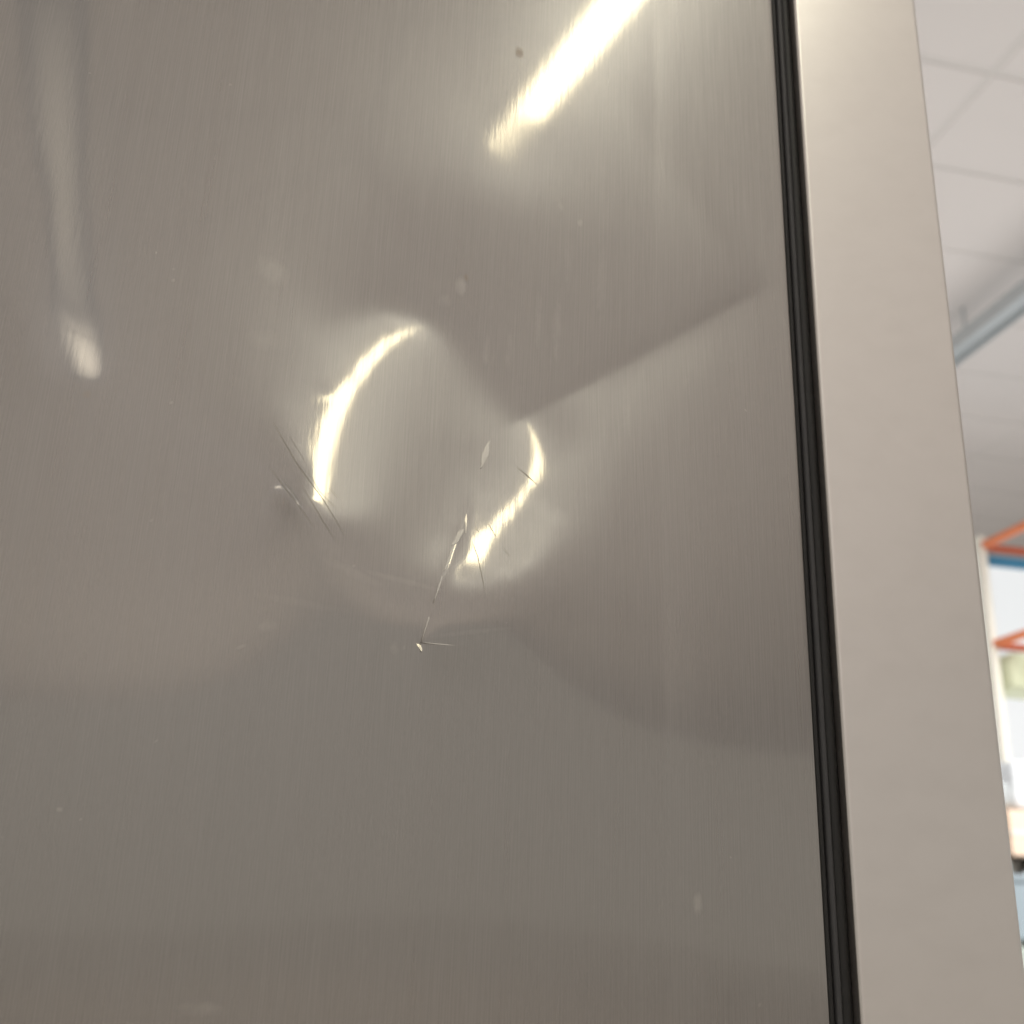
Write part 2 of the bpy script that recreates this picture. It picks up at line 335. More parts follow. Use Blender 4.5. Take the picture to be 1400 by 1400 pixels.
# ---- dent relief: cubic spline control heights in units of 0.2 micrometres, 6 mm apart
# DENT-BEGIN
DENT = np.array([[int(v) for v in r.split()] for r in """0 0 0 0 0 0 0 0 0 0 0 0 0 0 0 0 0 0 0 0 0 0 0 0 0 0 0 0 0 0 0 0 0 0 0 0 0 0 0 0 0 0 0 0 0 0 0 0 0 0 0 0 0 0 0 0 0 0 0 0 0 0 0 0 0 0 0 0 0 0
0 -18735 -18695 -18711 -18733 -18769 -18828 -18914 -19031 -19177 -19350 -19538 -19720 -19870 -19983 -20069 -20138 -20195 -20243 -20283 -20315 -20339 -20353 -20357 -20347 -20322 -20281 -20222 -20145 -20048 -19930 -19791 -19627 -19438 -19220 -18973 -18693 -18380 -18033 -17650 -17231 -16775 -16283 -15754 -15189 -14588 -13951 -13281 -12577 -11841 -11073 -10273 -9441 -8577 -7678 -6741 -5772 -4815 -3893 -3022 -2211 -1467 -797 -209 300 747 1158 1559 2489 0
0 -18641 -18666 -18681 -18702 -18738 -18797 -18883 -19000 -19148 -19322 -19512 -19697 -19851 -19968 -20059 -20134 -20196 -20250 -20297 -20337 -20369 -20392 -20405 -20406 -20393 -20365 -20319 -20254 -20170 -20066 -19938 -19786 -19606 -19396 -19155 -18881 -18572 -18226 -17844 -17424 -16966 -16470 -15936 -15364 -14756 -14112 -13432 -12719 -11972 -11193 -10382 -9538 -8663 -7754 -6807 -5828 -4862 -3932 -3053 -2235 -1484 -807 -214 298 748 1159 1564 1986 0
0 -18610 -18634 -18649 -18669 -18705 -18764 -18850 -18968 -19117 -19293 -19486 -19673 -19831 -19952 -20048 -20127 -20195 -20256 -20309 -20356 -20396 -20428 -20451 -20463 -20462 -20446 -20412 -20361 -20289 -20196 -20079 -19936 -19765 -19563 -19328 -19059 -18753 -18410 -18028 -17608 -17147 -16648 -16109 -15531 -14916 -14263 -13575 -12852 -12096 -11306 -10485 -9631 -8745 -7826 -6869 -5881 -4906 -3968 -3081 -2256 -1499 -817 -220 296 747 1160 1564 2001 0
0 -18579 -18603 -18617 -18637 -18673 -18731 -18818 -18936 -19086 -19264 -19459 -19650 -19811 -19936 -20037 -20121 -20195 -20262 -20322 -20377 -20425 -20467 -20499 -20522 -20532 -20529 -20508 -20469 -20411 -20329 -20224 -20091 -19929 -19735 -19507 -19242 -18940 -18599 -18218 -17797 -17334 -16831 -16287 -15703 -15081 -14420 -13723 -12991 -12224 -11424 -10591 -9727 -8830 -7900 -6934 -5936 -4952 -4005 -3111 -2278 -1515 -828 -226 293 747 1162 1567 2004 0
0 -18550 -18573 -18587 -18606 -18641 -18699 -18786 -18905 -19057 -19237 -19434 -19628 -19793 -19922 -20028 -20118 -20198 -20271 -20339 -20401 -20458 -20509 -20552 -20585 -20608 -20617 -20610 -20585 -20540 -20472 -20378 -20257 -20104 -19919 -19698 -19439 -19141 -18803 -18423 -18000 -17536 -17029 -16480 -15889 -15259 -14590 -13883 -13140 -12363 -11551 -10707 -9831 -8923 -7982 -7005 -5997 -5003 -4047 -3143 -2303 -1533 -839 -233 291 748 1165 1572 2013 0
0 -18522 -18545 -18557 -18576 -18611 -18669 -18756 -18876 -19029 -19211 -19411 -19609 -19777 -19911 -20022 -20118 -20204 -20285 -20360 -20430 -20496 -20556 -20610 -20656 -20691 -20714 -20722 -20712 -20681 -20627 -20547 -20438 -20297 -20121 -19909 -19657 -19364 -19028 -18650 -18227 -17760 -17249 -16694 -16097 -15459 -14780 -14062 -13308 -12518 -11695 -10838 -9949 -9028 -8075 -7085 -6065 -5060 -4094 -3181 -2332 -1553 -853 -241 287 748 1168 1579 2023 0
0 -18496 -18518 -18529 -18547 -18581 -18640 -18728 -18849 -19003 -19188 -19391 -19592 -19764 -19903 -20019 -20121 -20215 -20302 -20385 -20465 -20540 -20611 -20676 -20734 -20784 -20822 -20846 -20852 -20838 -20800 -20735 -20640 -20512 -20348 -20145 -19901 -19614 -19282 -18906 -18483 -18013 -17498 -16938 -16333 -15685 -14995 -14266 -13499 -12695 -11858 -10987 -10083 -9148 -8181 -7177 -6144 -5127 -4149 -3225 -2366 -1578 -870 -251 282 748 1172 1587 2035 0
0 -18470 -18491 -18502 -18520 -18554 -18612 -18701 -18823 -18980 -19166 -19373 -19577 -19755 -19899 -20020 -20129 -20229 -20324 -20416 -20504 -20590 -20672 -20750 -20822 -20887 -20942 -20984 -21009 -21013 -20994 -20947 -20868 -20754 -20603 -20411 -20177 -19897 -19570 -19196 -18773 -18302 -17782 -17215 -16601 -15943 -15241 -14498 -13716 -12898 -12044 -11156 -10237 -9285 -8302 -7283 -6236 -5204 -4213 -3277 -2406 -1609 -891 -264 276 747 1176 1595 2048 0
0 -18446 -18466 -18477 -18494 -18528 -18586 -18676 -18799 -18958 -19148 -19357 -19566 -19748 -19897 -20025 -20140 -20248 -20351 -20452 -20550 -20647 -20741 -20833 -20921 -21003 -21077 -21139 -21185 -21210 -21212 -21184 -21124 -21028 -20892 -20713 -20489 -20218 -19897 -19526 -19103 -18630 -18105 -17530 -16907 -16237 -15521 -14763 -13964 -13128 -12256 -11350 -10412 -9442 -8441 -7405 -6340 -5293 -4287 -3337 -2453 -1644 -917 -281 267 744 1179 1603 2062 0
0 -18422 -18442 -18452 -18469 -18503 -18562 -18653 -18778 -18938 -19131 -19344 -19557 -19744 -19899 -20033 -20155 -20271 -20383 -20493 -20602 -20711 -20819 -20926 -21031 -21132 -21227 -21312 -21382 -21432 -21456 -21451 -21413 -21336 -21217 -21054 -20843 -20581 -20267 -19900 -19478 -19002 -18472 -17889 -17255 -16571 -15839 -15064 -14246 -13389 -12497 -11570 -10610 -9619 -8598 -7542 -6459 -5394 -4371 -3406 -2508 -1686 -947 -301 254 739 1180 1610 2076 0
0 -18398 -18419 -18429 -18445 -18479 -18539 -18631 -18758 -18921 -19116 -19333 -19550 -19742 -19903 -20044 -20174 -20297 -20419 -20539 -20660 -20781 -20904 -21028 -21153 -21276 -21395 -21506 -21602 -21679 -21730 -21751 -21737 -21682 -21584 -21438 -21241 -20991 -20686 -20323 -19902 -19424 -18887 -18295 -17648 -16948 -16199 -15403 -14564 -13684 -12767 -11816 -10833 -9818 -8774 -7696 -6592 -5507 -4466 -3483 -2570 -1734 -983 -326 239 731 1179 1616 2089 0
0 -18375 -18396 -18405 -18422 -18457 -18517 -18610 -18739 -18905 -19103 -19324 -19546 -19743 -19910 -20058 -20195 -20328 -20459 -20591 -20724 -20859 -20998 -21142 -21288 -21435 -21581 -21721 -21848 -21955 -22036 -22086 -22099 -22070 -21995 -21869 -21689 -21453 -21157 -20799 -20380 -19899 -19356 -18752 -18091 -17373 -16603 -15784 -14920 -14014 -13070 -12092 -11081 -10040 -8969 -7866 -6739 -5633 -4571 -3570 -2640 -1789 -1023 -355 219 720 1175 1619 2101 0
0 -18351 -18373 -18383 -18400 -18435 -18496 -18591 -18722 -18890 -19092 -19317 -19544 -19746 -19919 -20074 -20220 -20362 -20503 -20646 -20792 -20943 -21101 -21265 -21436 -21611 -21787 -21959 -22120 -22261 -22376 -22459 -22503 -22503 -22454 -22351 -22191 -21970 -21685 -21335 -20917 -20433 -19882 -19266 -18588 -17849 -17055 -16210 -15317 -14380 -13406 -12396 -11354 -10283 -9184 -8054 -6901 -5770 -4686 -3665 -2717 -1849 -1069 -388 197 706 1169 1621 2111 0
0 -18328 -18350 -18360 -18377 -18413 -18476 -18572 -18705 -18876 -19082 -19311 -19542 -19751 -19931 -20093 -20247 -20398 -20550 -20705 -20866 -21034 -21212 -21399 -21597 -21803 -22013 -22222 -22420 -22600 -22753 -22872 -22952 -22985 -22966 -22890 -22752 -22549 -22277 -21934 -21519 -21031 -20471 -19841 -19143 -18381 -17559 -16682 -15756 -14785 -13775 -12730 -11653 -10548 -9417 -8256 -7075 -5918 -4811 -3768 -2800 -1914 -1119 -426 170 689 1160 1620 2119 0
0 -18303 -18325 -18336 -18354 -18391 -18455 -18553 -18689 -18863 -19072 -19306 -19542 -19756 -19943 -20113 -20275 -20436 -20599 -20768 -20944 -21131 -21330 -21544 -21772 -22012 -22261 -22511 -22751 -22974 -23169 -23330 -23449 -23520 -23535 -23489 -23377 -23194 -22937 -22604 -22191 -21700 -21129 -20482 -19762 -18972 -18117 -17205 -16240 -15229 -14178 -13093 -11977 -10834 -9667 -8473 -7261 -6076 -4943 -3877 -2888 -1984 -1173 -466 141 669 1148 1616 2125 0
0 -18277 -18300 -18312 -18331 -18369 -18435 -18535 -18673 -18850 -19063 -19301 -19542 -19762 -19955 -20133 -20304 -20475 -20650 -20833 -21026 -21233 -21456 -21699 -21960 -22239 -22531 -22826 -23114 -23385 -23629 -23836 -24000 -24112 -24166 -24154 -24071 -23913 -23673 -23350 -22941 -22445 -21863 -21196 -20449 -19626 -18734 -17780 -16770 -15713 -14616 -13485 -12324 -11139 -9932 -8702 -7457 -6242 -5081 -3991 -2980 -2058 -1231 -510 108 646 1134 1610 2128 0
0 -18249 -18273 -18286 -18306 -18345 -18413 -18515 -18656 -18836 -19053 -19295 -19542 -19768 -19967 -20153 -20333 -20515 -20702 -20900 -21110 -21339 -21589 -21864 -22163 -22485 -22824 -23171 -23512 -23836 -24133 -24394 -24608 -24768 -24865 -24892 -24843 -24711 -24492 -24181 -23776 -23275 -22678 -21989 -21211 -20349 -19413 -18410 -17348 -16238 -15087 -13904 -12693 -11461 -10211 -8941 -7659 -6412 -5223 -4107 -3075 -2133 -1290 -555 74 621 1117 1601 2128 0
0 -18219 -18244 -18258 -18279 -18320 -18390 -18494 -18638 -18822 -19042 -19288 -19540 -19772 -19978 -20171 -20361 -20553 -20754 -20967 -21196 -21449 -21729 -22038 -22379 -22749 -23142 -23545 -23946 -24331 -24688 -25007 -25278 -25491 -25637 -25709 -25698 -25598 -25402 -25105 -24705 -24198 -23585 -22868 -22053 -21147 -20158 -19097 -17975 -16803 -15591 -14348 -13082 -11797 -10499 -9186 -7866 -6584 -5365 -4224 -3170 -2209 -1350 -602 38 594 1098 1589 2124 0
0 -18185 -18212 -18227 -18250 -18293 -18365 -18472 -18618 -18805 -19029 -19280 -19537 -19774 -19987 -20188 -20387 -20590 -20804 -21033 -21283 -21561 -21873 -22221 -22608 -23031 -23484 -23951 -24418 -24871 -25296 -25681 -26016 -26289 -26491 -26612 -26645 -26580 -26411 -26132 -25737 -25223 -24591 -23843 -22984 -22024 -20973 -19845 -18652 -17408 -16125 -14815 -13485 -12142 -10792 -9432 -8071 -6755 -5505 -4338 -3262 -2283 -1408 -648 2 566 1077 1575 2117 0
0 -18148 -18177 -18194 -18218 -18263 -18337 -18447 -18596 -18786 -19014 -19269 -19531 -19774 -19993 -20202 -20409 -20623 -20851 -21097 -21369 -21675 -22021 -22412 -22850 -23333 -23852 -24391 -24932 -25461 -25962 -26421 -26827 -27167 -27430 -27607 -27688 -27664 -27526 -27266 -26878 -26357 -25703 -24918 -24009 -22986 -21862 -20654 -19378 -18051 -16686 -15299 -13898 -12492 -11084 -9675 -8272 -6919 -5639 -4446 -3348 -2352 -1463 -692 -33 537 1054 1558 2106 0
0 -18106 -18137 -18156 -18183 -18230 -18306 -18418 -18571 -18764 -18996 -19255 -19522 -19770 -19996 -20211 -20428 -20653 -20893 -21156 -21451 -21786 -22170 -22608 -23102 -23651 -24245 -24864 -25490 -26104 -26690 -27232 -27716 -28128 -28459 -28696 -28831 -28851 -28747 -28510 -28131 -27603 -26924 -26097 -25129 -24033 -22825 -21524 -20152 -18728 -17270 -15795 -14315 -12838 -11370 -9908 -8461 -7071 -5761 -4544 -3427 -2415 -1514 -733 -67 509 1031 1539 2091 0
0 -18060 -18093 -18114 -18143 -18193 -18272 -18387 -18542 -18739 -18974 -19237 -19508 -19762 -19993 -20216 -20440 -20676 -20930 -21210 -21528 -21895 -22318 -22807 -23364 -23987 -24664 -25374 -26094 -26804 -27485 -28116 -28684 -29175 -29576 -29878 -30069 -30137 -30072 -29861 -29492 -28958 -28253 -27378 -26343 -25161 -23855 -22447 -20964 -19430 -17868 -16295 -14727 -13173 -11639 -10123 -8631 -7206 -5867 -4627 -3492 -2467 -1557 -769 -98 482 1006 1516 2071 0
0 -18008 -18044 -18068 -18099 -18151 -18232 -18350 -18509 -18709 -18948 -19215 -19490 -19748 -19985 -20214 -20446 -20691 -20958 -21256 -21598 -21996 -22463 -23006 -23632 -24337 -25109 -25920 -26747 -27564 -28348 -29077 -29733 -30304 -30778 -31144 -31394 -31513 -31489 -31307 -30953 -30414 -29680 -28753 -27640 -26361 -24941 -23411 -21802 -20144 -18465 -16786 -15123 -13487 -11884 -10312 -8776 -7316 -5951 -4691 -3542 -2507 -1589 -798 -124 457 981 1491 2047 0
0 -17949 -17989 -18015 -18049 -18104 -18188 -18309 -18471 -18674 -18917 -19188 -19467 -19730 -19972 -20206 -20445 -20698 -20977 -21291 -21657 -22088 -22599 -23201 -23902 -24699 -25576 -26502 -27449 -28385 -29281 -30113 -30861 -31511 -32055 -32484 -32790 -32960 -32979 -32831 -32495 -31955 -31194 -30208 -29008 -27616 -26066 -24395 -22644 -20849 -19042 -17248 -15485 -13764 -12091 -10463 -8885 -7394 -6007 -4731 -3572 -2531 -1610 -817 -145 434 956 1464 2018 0
0 -17884 -17927 -17956 -17993 -18050 -18138 -18262 -18427 -18634 -18880 -19155 -19438 -19705 -19951 -20190 -20434 -20696 -20984 -21314 -21703 -22166 -22722 -23387 -24169 -25067 -26061 -27117 -28198 -29267 -30286 -31225 -32062 -32787 -33390 -33873 -34232 -34455 -34516 -34403 -34095 -33561 -32772 -31725 -30427 -28905 -27203 -25372 -23461 -21515 -19571 -17656 -15791 -13985 -12245 -10566 -8950 -7432 -6027 -4742 -3577 -2535 -1616 -827 -159 415 931 1434 1983 0
0 -17811 -17858 -17889 -17930 -17990 -18081 -18209 -18377 -18588 -18838 -19117 -19404 -19674 -19923 -20166 -20415 -20683 -20980 -21323 -21732 -22226 -22827 -23555 -24424 -25432 -26556 -27758 -28992 -30210 -31363 -32412 -33333 -34113 -34766 -35289 -35684 -35949 -36056 -35987 -35719 -35207 -34410 -33290 -31868 -30192 -28317 -26302 -24213 -22104 -20016 -17980 -16014 -14129 -12327 -10604 -8958 -7422 -6006 -4717 -3554 -2517 -1605 -824 -165 400 907 1401 1941 0
0 -17730 -17780 -17815 -17859 -17923 -18018 -18149 -18322 -18537 -18791 -19073 -19364 -19637 -19890 -20136 -20388 -20659 -20963 -21317 -21742 -22264 -22907 -23698 -24654 -25779 -27048 -28415 -29826 -31214 -32513 -33674 -34665 -35488 -36135 -36660 -37092 -37417 -37575 -37552 -37349 -36874 -36029 -34836 -33292 -31437 -29347 -27128 -24847 -22565 -20334 -18180 -16123 -14169 -12318 -10562 -8898 -7353 -5936 -4652 -3499 -2474 -1575 -808 -163 389 884 1364 1892 0
0 -17639 -17693 -17732 -17780 -17848 -17947 -18082 -18259 -18479 -18737 -19024 -19318 -19595 -19851 -20099 -20353 -20627 -20934 -21294 -21732 -22275 -22955 -23803 -24845 -26091 -27517 -29074 -30693 -32278 -33746 -35018 -36057 -36854 -37512 -38030 -38401 -38694 -38905 -38953 -38824 -38472 -37715 -36387 -34611 -32538 -30235 -27779 -25288 -22842 -20472 -18217 -16083 -14078 -12194 -10422 -8755 -7215 -5811 -4542 -3407 -2403 -1525 -778 -151 383 860 1324 1835 0
0 -17539 -17596 -17640 -17692 -17764 -17868 -18008 -18190 -18415 -18678 -18970 -19269 -19550 -19808 -20058 -20313 -20587 -20894 -21257 -21702 -22259 -22964 -23858 -24977 -26341 -27936 -29713 -31578 -33413 -35062 -36449 -37511 -38310 -38703 -38794 -38836 -38916 -39079 -39055 -39054 -38924 -38438 -37483 -35844 -33484 -30831 -28151 -25472 -22853 -20378 -18039 -15859 -13826 -11935 -10168 -8517 -7001 -5623 -4383 -3277 -2302 -1454 -733 -131 380 836 1279 1768 0
0 -17427 -17489 -17537 -17594 -17672 -17780 -17926 -18114 -18345 -18616 -18914 -19219 -19504 -19766 -20018 -20272 -20544 -20849 -21210 -21654 -22215 -22934 -23856 -25032 -26500 -28267 -30294 -32473 -34593 -36506 -38003 -39058 -39366 -39198 -38749 -38232 -37863 -37647 -37438 -36766 -36982 -37518 -37005 -35630 -33772 -31167 -28155 -25255 -22551 -19976 -17608 -15411 -13388 -11518 -9785 -8174 -6701 -5367 -4170 -3107 -2171 -1360 -674 -102 381 811 1228 1690 0
0 -17303 -17370 -17425 -17487 -17571 -17685 -17838 -18033 -18272 -18551 -18858 -19171 -19463 -19729 -19982 -20235 -20503 -20802 -21157 -21596 -22151 -22867 -23794 -24995 -26533 -28456 -30767 -33316 -35903 -38009 -39713 -40331 -40050 -39086 -37750 -36370 -35150 -34246 -33016 -30153 -30613 -31403 -32718 -33568 -32351 -30231 -27652 -24659 -21788 -19244 -16867 -14716 -12739 -10930 -9261 -7717 -6310 -5039 -3903 -2894 -2010 -1245 -601 -66 384 783 1170 1599 0
0 -17167 -17240 -17300 -17369 -17460 -17582 -17742 -17947 -18196 -18487 -18806 -19131 -19433 -19705 -19960 -20211 -20472 -20764 -21109 -21536 -22079 -22778 -23686 -24870 -26418 -28441 -31036 -34123 -37089 -39953 -41428 -41370 -40143 -38149 -35753 -33238 -30968 -28926 -27767 -24582 -24325 -25176 -25888 -26938 -28547 -27669 -25647 -23327 -20650 -18067 -15816 -13737 -11869 -10157 -8588 -7141 -5825 -4638 -3579 -2640 -1818 -1109 -514 -23 388 752 1103 1495 0
0 -17016 -17096 -17165 -17241 -17340 -17471 -17642 -17859 -18122 -18429 -18767 -19110 -19426 -19706 -19963 -20209 -20462 -20743 -21075 -21489 -22015 -22692 -23562 -24695 -26164 -28174 -30986 -34644 -38683 -41752 -42861 -41636 -39247 -36202 -32774 -29215 -25966 -23161 -21770 -18965 -18174 -18798 -19683 -20714 -21832 -23297 -22280 -20746 -18867 -16542 -14386 -12493 -10763 -9199 -7765 -6445 -5244 -4164 -3199 -2345 -1598 -954 -417 25 392 714 1025 1373 0
0 -16849 -16939 -17017 -17103 -17211 -17354 -17538 -17771 -18055 -18387 -18753 -19121 -19457 -19749 -20007 -20247 -20487 -20751 -21067 -21465 -21975 -22629 -23471 -24521 -25919 -27630 -30630 -34736 -39826 -44897 -42892 -39926 -36658 -32975 -28923 -24725 -20761 -17508 -15304 -13490 -11983 -12730 -13637 -14827 -15886 -17450 -17860 -17253 -16056 -14621 -12641 -10965 -9435 -8058 -6794 -5631 -4572 -3618 -2766 -2011 -1351 -783 -311 74 392 668 933 1234 0
0 -16666 -16768 -16856 -16953 -17074 -17231 -17434 -17691 -18004 -18375 -18782 -19188 -19552 -19857 -20115 -20342 -20562 -20801 -21094 -21471 -21965 -22606 -23423 -24453 -25695 -27401 -29365 -35008 -43150 -40039 -37342 -34603 -31865 -28430 -24358 -19955 -15728 -12284 -9980 -9318 -6964 -7021 -8371 -9423 -10686 -11918 -12841 -12958 -12629 -11863 -10680 -9149 -7908 -6742 -5688 -4707 -3814 -3007 -2283 -1642 -1080 -598 -198 124 386 611 827 1075 0
0 -16465 -16581 -16682 -16792 -16929 -17105 -17333 -17622 -17981 -18410 -18878 -19335 -19735 -20057 -20311 -20517 -20703 -20906 -21162 -21508 -21975 -22606 -23396 -24454 -25583 -27383 -28463 -34060 -36354 -34433 -31822 -29122 -26249 -23139 -19348 -15103 -10931 -7477 -5151 -4107 -3085 -2717 -3605 -4880 -5592 -6576 -7806 -7998 -8688 -8637 -8257 -7180 -6175 -5280 -4453 -3684 -2977 -2335 -1756 -1241 -789 -401 -81 172 373 543 704 894 0
0 -16245 -16377 -16493 -16620 -16775 -16977 -17238 -17573 -17997 -18512 -19061 -19588 -20033 -20374 -20617 -20787 -20924 -21070 -21270 -21562 -21989 -22561 -23346 -24253 -25607 -26741 -29451 -27496 -31693 -29001 -26598 -23733 -21069 -17847 -14317 -10326 -6377 -3003 -690 603 916 1382 1225 277 -524 -1333 -2067 -3449 -4409 -5198 -5387 -5043 -4269 -3686 -3107 -2572 -2070 -1609 -1190 -813 -480 -195 37 216 351 460 562 689 0
0 -16003 -16155 -16288 -16433 -16612 -16844 -17150 -17547 -18068 -18693 -19349 -19960 -20465 -20824 -21046 -21165 -21226 -21290 -21404 -21613 -21941 -22430 -23055 -23900 -24691 -25804 -25834 -28170 -26306 -23993 -21428 -18683 -15961 -12849 -9456 -5755 -2059 1151 3486 4942 5475 6369 5948 5725 4528 3967 2269 1067 -397 -1564 -2349 -2652 -2277 -1963 -1672 -1381 -1102 -836 -588 -360 -157 18 155 254 319 363 401 460 0
0 -15738 -15912 -16064 -16230 -16437 -16707 -17068 -17546 -18193 -18958 -19738 -20467 -21040 -21421 -21608 -21640 -21596 -21537 -21523 -21588 -21759 -22012 -22333 -22623 -22990 -23237 -24113 -23625 -21372 -19018 -16521 -13808 -11116 -8068 -4844 -1400 2022 5065 7431 9001 10096 10616 10771 10562 9846 8407 7000 5225 3635 2058 813 -29 -172 -148 -154 -123 -78 -20 46 114 180 237 274 286 276 251 221 206 0
0 -15447 -15645 -15818 -16008 -16245 -16559 -16987 -17564 -18368 -19280 -20230 -21073 -21746 -22147 -22274 -22194 -21983 -21750 -21536 -21362 -21205 -21050 -20884 -20753 -20609 -20538 -20279 -18948 -16552 -14266 -11793 -9134 -6414 -3533 -454 2741 5897 8779 11125 12897 14119 14895 15362 15215 14763 13364 11199 9463 7483 5671 4009 2726 2019 1759 1436 1199 997 838 710 611 531 462 393 314 224 125 22 -70 0
0 -15128 -15352 -15546 -15760 -16029 -16392 -16892 -17593 -18552 -19653 -20751 -21794 -22539 -22979 -23036 -22743 -22312 -21805 -21282 -20741 -20202 -19670 -19135 -18548 -17896 -17138 -16217 -14221 -11937 -9664 -7249 -4607 -1990 792 3699 6684 9594 12277 14589 16439 17845 18855 19433 19716 19382 18205 16084 13426 11310 9164 7218 5537 4353 3719 3108 2582 2126 1738 1409 1133 899 698 515 340 165 -13 -193 -367 0
0 -14781 -15029 -15244 -15481 -15783 -16195 -16772 -17598 -18735 -19963 -21321 -22353 -22983 -23425 -23694 -23201 -22408 -21545 -20665 -19809 -18975 -18122 -17194 -16166 -14965 -13626 -11781 -9730 -7548 -5246 -2875 -348 2261 4871 7657 10433 13131 15633 17858 19760 21309 22574 23547 24097 23868 22731 20682 17853 15080 12666 10397 8393 6734 5790 4852 4037 3314 2688 2149 1687 1291 950 647 369 104 -158 -420 -680 0
0 -14402 -14674 -14908 -15167 -15498 -15959 -16602 -17569 -18819 -20247 -21619 -22392 -23027 -23439 -23655 -23408 -22091 -20956 -19803 -18724 -17632 -16475 -15195 -13754 -12108 -10236 -7931 -5343 -3028 -951 1309 3777 6292 8801 11419 14007 16523 18916 21153 23188 24940 26399 27434 28390 28206 27033 24702 21862 18933 16121 13593 11297 9309 7935 6698 5572 4577 3702 2941 2284 1717 1227 797 409 48 -302 -651 -1003 0
0 -13991 -14284 -14533 -14811 -15168 -15670 -16373 -17461 -18780 -20336 -21373 -22126 -22637 -22980 -23051 -22733 -21448 -20080 -18800 -17535 -16229 -14808 -13222 -11443 -9453 -7230 -4826 -2116 696 3240 5382 7673 10162 12550 14989 17415 19819 22161 24500 26702 28644 30366 31588 32729 32349 31004 28339 25419 22446 19535 16715 14200 11920 10212 8637 7211 5932 4800 3808 2944 2195 1545 977 470 7 -437 -878 -1325 0
0 -13554 -13858 -14120 -14411 -14788 -15317 -16081 -17216 -18638 -19997 -20871 -21514 -21932 -22141 -22076 -21628 -20453 -19036 -17679 -16286 -14805 -13169 -11339 -9303 -7055 -4609 -1988 826 3880 6347 9274 11454 13859 16105 18423 20711 22976 25384 27833 30158 32261 34018 35459 36437 36461 34199 31541 28611 25742 22823 19845 17058 14596 12536 10655 8927 7368 5976 4748 3671 2733 1915 1200 565 -8 -550 -1088 -1636 0
0 -13085 -13398 -13667 -13966 -14353 -14898 -15700 -16862 -18276 -19392 -20148 -20682 -20994 -21084 -20897 -20353 -19265 -17882 -16486 -15007 -13394 -11595 -9581 -7353 -4919 -2286 504 3510 6768 9676 12656 15255 17275 19617 21709 23804 26106 28525 31081 33408 35421 37029 38304 38969 38521 37056 34556 31631 28878 26054 22946 19942 17235 14929 12727 10717 8880 7230 5761 4467 3332 2340 1471 703 15 -631 -1272 -1931 0
0 -12594 -12905 -13177 -13477 -13868 -14413 -15235 -16392 -17700 -18616 -19272 -19705 -19925 -19916 -19644 -19040 -18014 -16667 -15259 -13724 -12021 -10104 -7960 -5595 -3021 -240 2732 5951 9297 12774 15941 18785 20679 22939 24776 27049 28991 31645 34114 36272 37941 39356 40333 40708 40336 39055 37199 34899 32107 29178 26059 22823 19914 17318 14846 12566 10469 8563 6854 5337 4000 2827 1801 895 85 -670 -1417 -2185 0
0 -12076 -12385 -12653 -12949 -13335 -13874 -14690 -15819 -16962 -17738 -18298 -18649 -18791 -18710 -18375 -17754 -16730 -15430 -14026 -12463 -10702 -8710 -6478 -4021 -1340 1559 4711 8074 11847 15676 19166 21826 24219 25916 28103 29724 32032 34561 36920 38574 39970 41007 41656 41830 41422 40476 39037 37271 35279 32476 29119 25708 22569 19690 16983 14478 12140 9986 8033 6288 4744 3385 2194 1146 211 -656 -1513 -2399 0
0 -11545 -11841 -12102 -12389 -12763 -13282 -14081 -15129 -16135 -16794 -17274 -17557 -17639 -17504 -17128 -16480 -15457 -14203 -12814 -11242 -9453 -7418 -5137 -2620 133 3139 6439 10068 14128 18293 21871 24718 27270 29167 30929 32770 34789 37500 39210 40488 41407 42005 42315 42287 41891 41107 40002 38613 36871 34801 32066 28531 25106 22034 19139 16450 13900 11505 9306 7326 5568 4017 2658 1462 399 -583 -1552 -2559 0
0 -10997 -11282 -11531 -11804 -12158 -12655 -13414 -14375 -15228 -15819 -16229 -16459 -16495 -16321 -15915 -15249 -14232 -13010 -11642 -10077 -8282 -6234 -3935 -1393 1404 4483 7902 11713 15919 20401 24220 27456 29905 32257 33879 35539 37833 40097 41123 41839 42141 42294 42269 42064 41635 40974 40075 38929 37516 35654 33380 30586 27472 24293 21290 18477 15736 13117 10674 8453 6474 4724 3191 1845 652 -446 -1528 -2658 0
0 -10444 -10711 -10945 -11202 -11532 -11999 -12704 -13569 -14315 -14831 -15187 -15375 -15375 -15172 -14744 -14060 -13044 -11866 -10523 -8978 -7198 -5162 -2874 -338 2464 5568 9024 12864 17026 21498 26036 29633 32615 34569 36947 39146 40829 42216 42371 42277 42049 41787 41492 41139 40690 40105 39359 38421 37210 35703 33748 31486 29015 26296 23361 20475 17609 14795 12118 9658 7452 5500 3790 2290 966 -248 -1441 -2697 0
0 -9889 -10137 -10353 -10590 -10893 -11327 -11961 -12722 -13396 -13848 -14161 -14312 -14285 -14058 -13617 -12907 -11909 -10773 -9465 -7953 -6204 -4203 -1954 543 3306 6370 9772 13500 17530 21701 26121 30567 34161 37385 39731 41886 43180 42700 42249 41589 40999 40460 39990 39555 39109 38603 37998 37236 36280 35046 33533 31750 29691 27428 24997 22311 19399 16460 13595 10905 8478 6323 4436 2785 1330 6 -1294 -2667 0
0 -9338 -9565 -9762 -9977 -10249 -10641 -11199 -11851 -12463 -12877 -13154 -13278 -13228 -12981 -12526 -11785 -10830 -9738 -8473 -7005 -5304 -3358 -1173 1251 3931 6894 10153 13694 17442 21367 25229 29225 33169 36399 39071 40777 41366 41221 40514 39757 39012 38373 37840 37401 37003 36597 36136 35583 34851 33927 32806 31398 29747 27860 25751 23451 20864 17958 14984 12127 9498 7154 5100 3307 1730 302 -1096 -2587 0
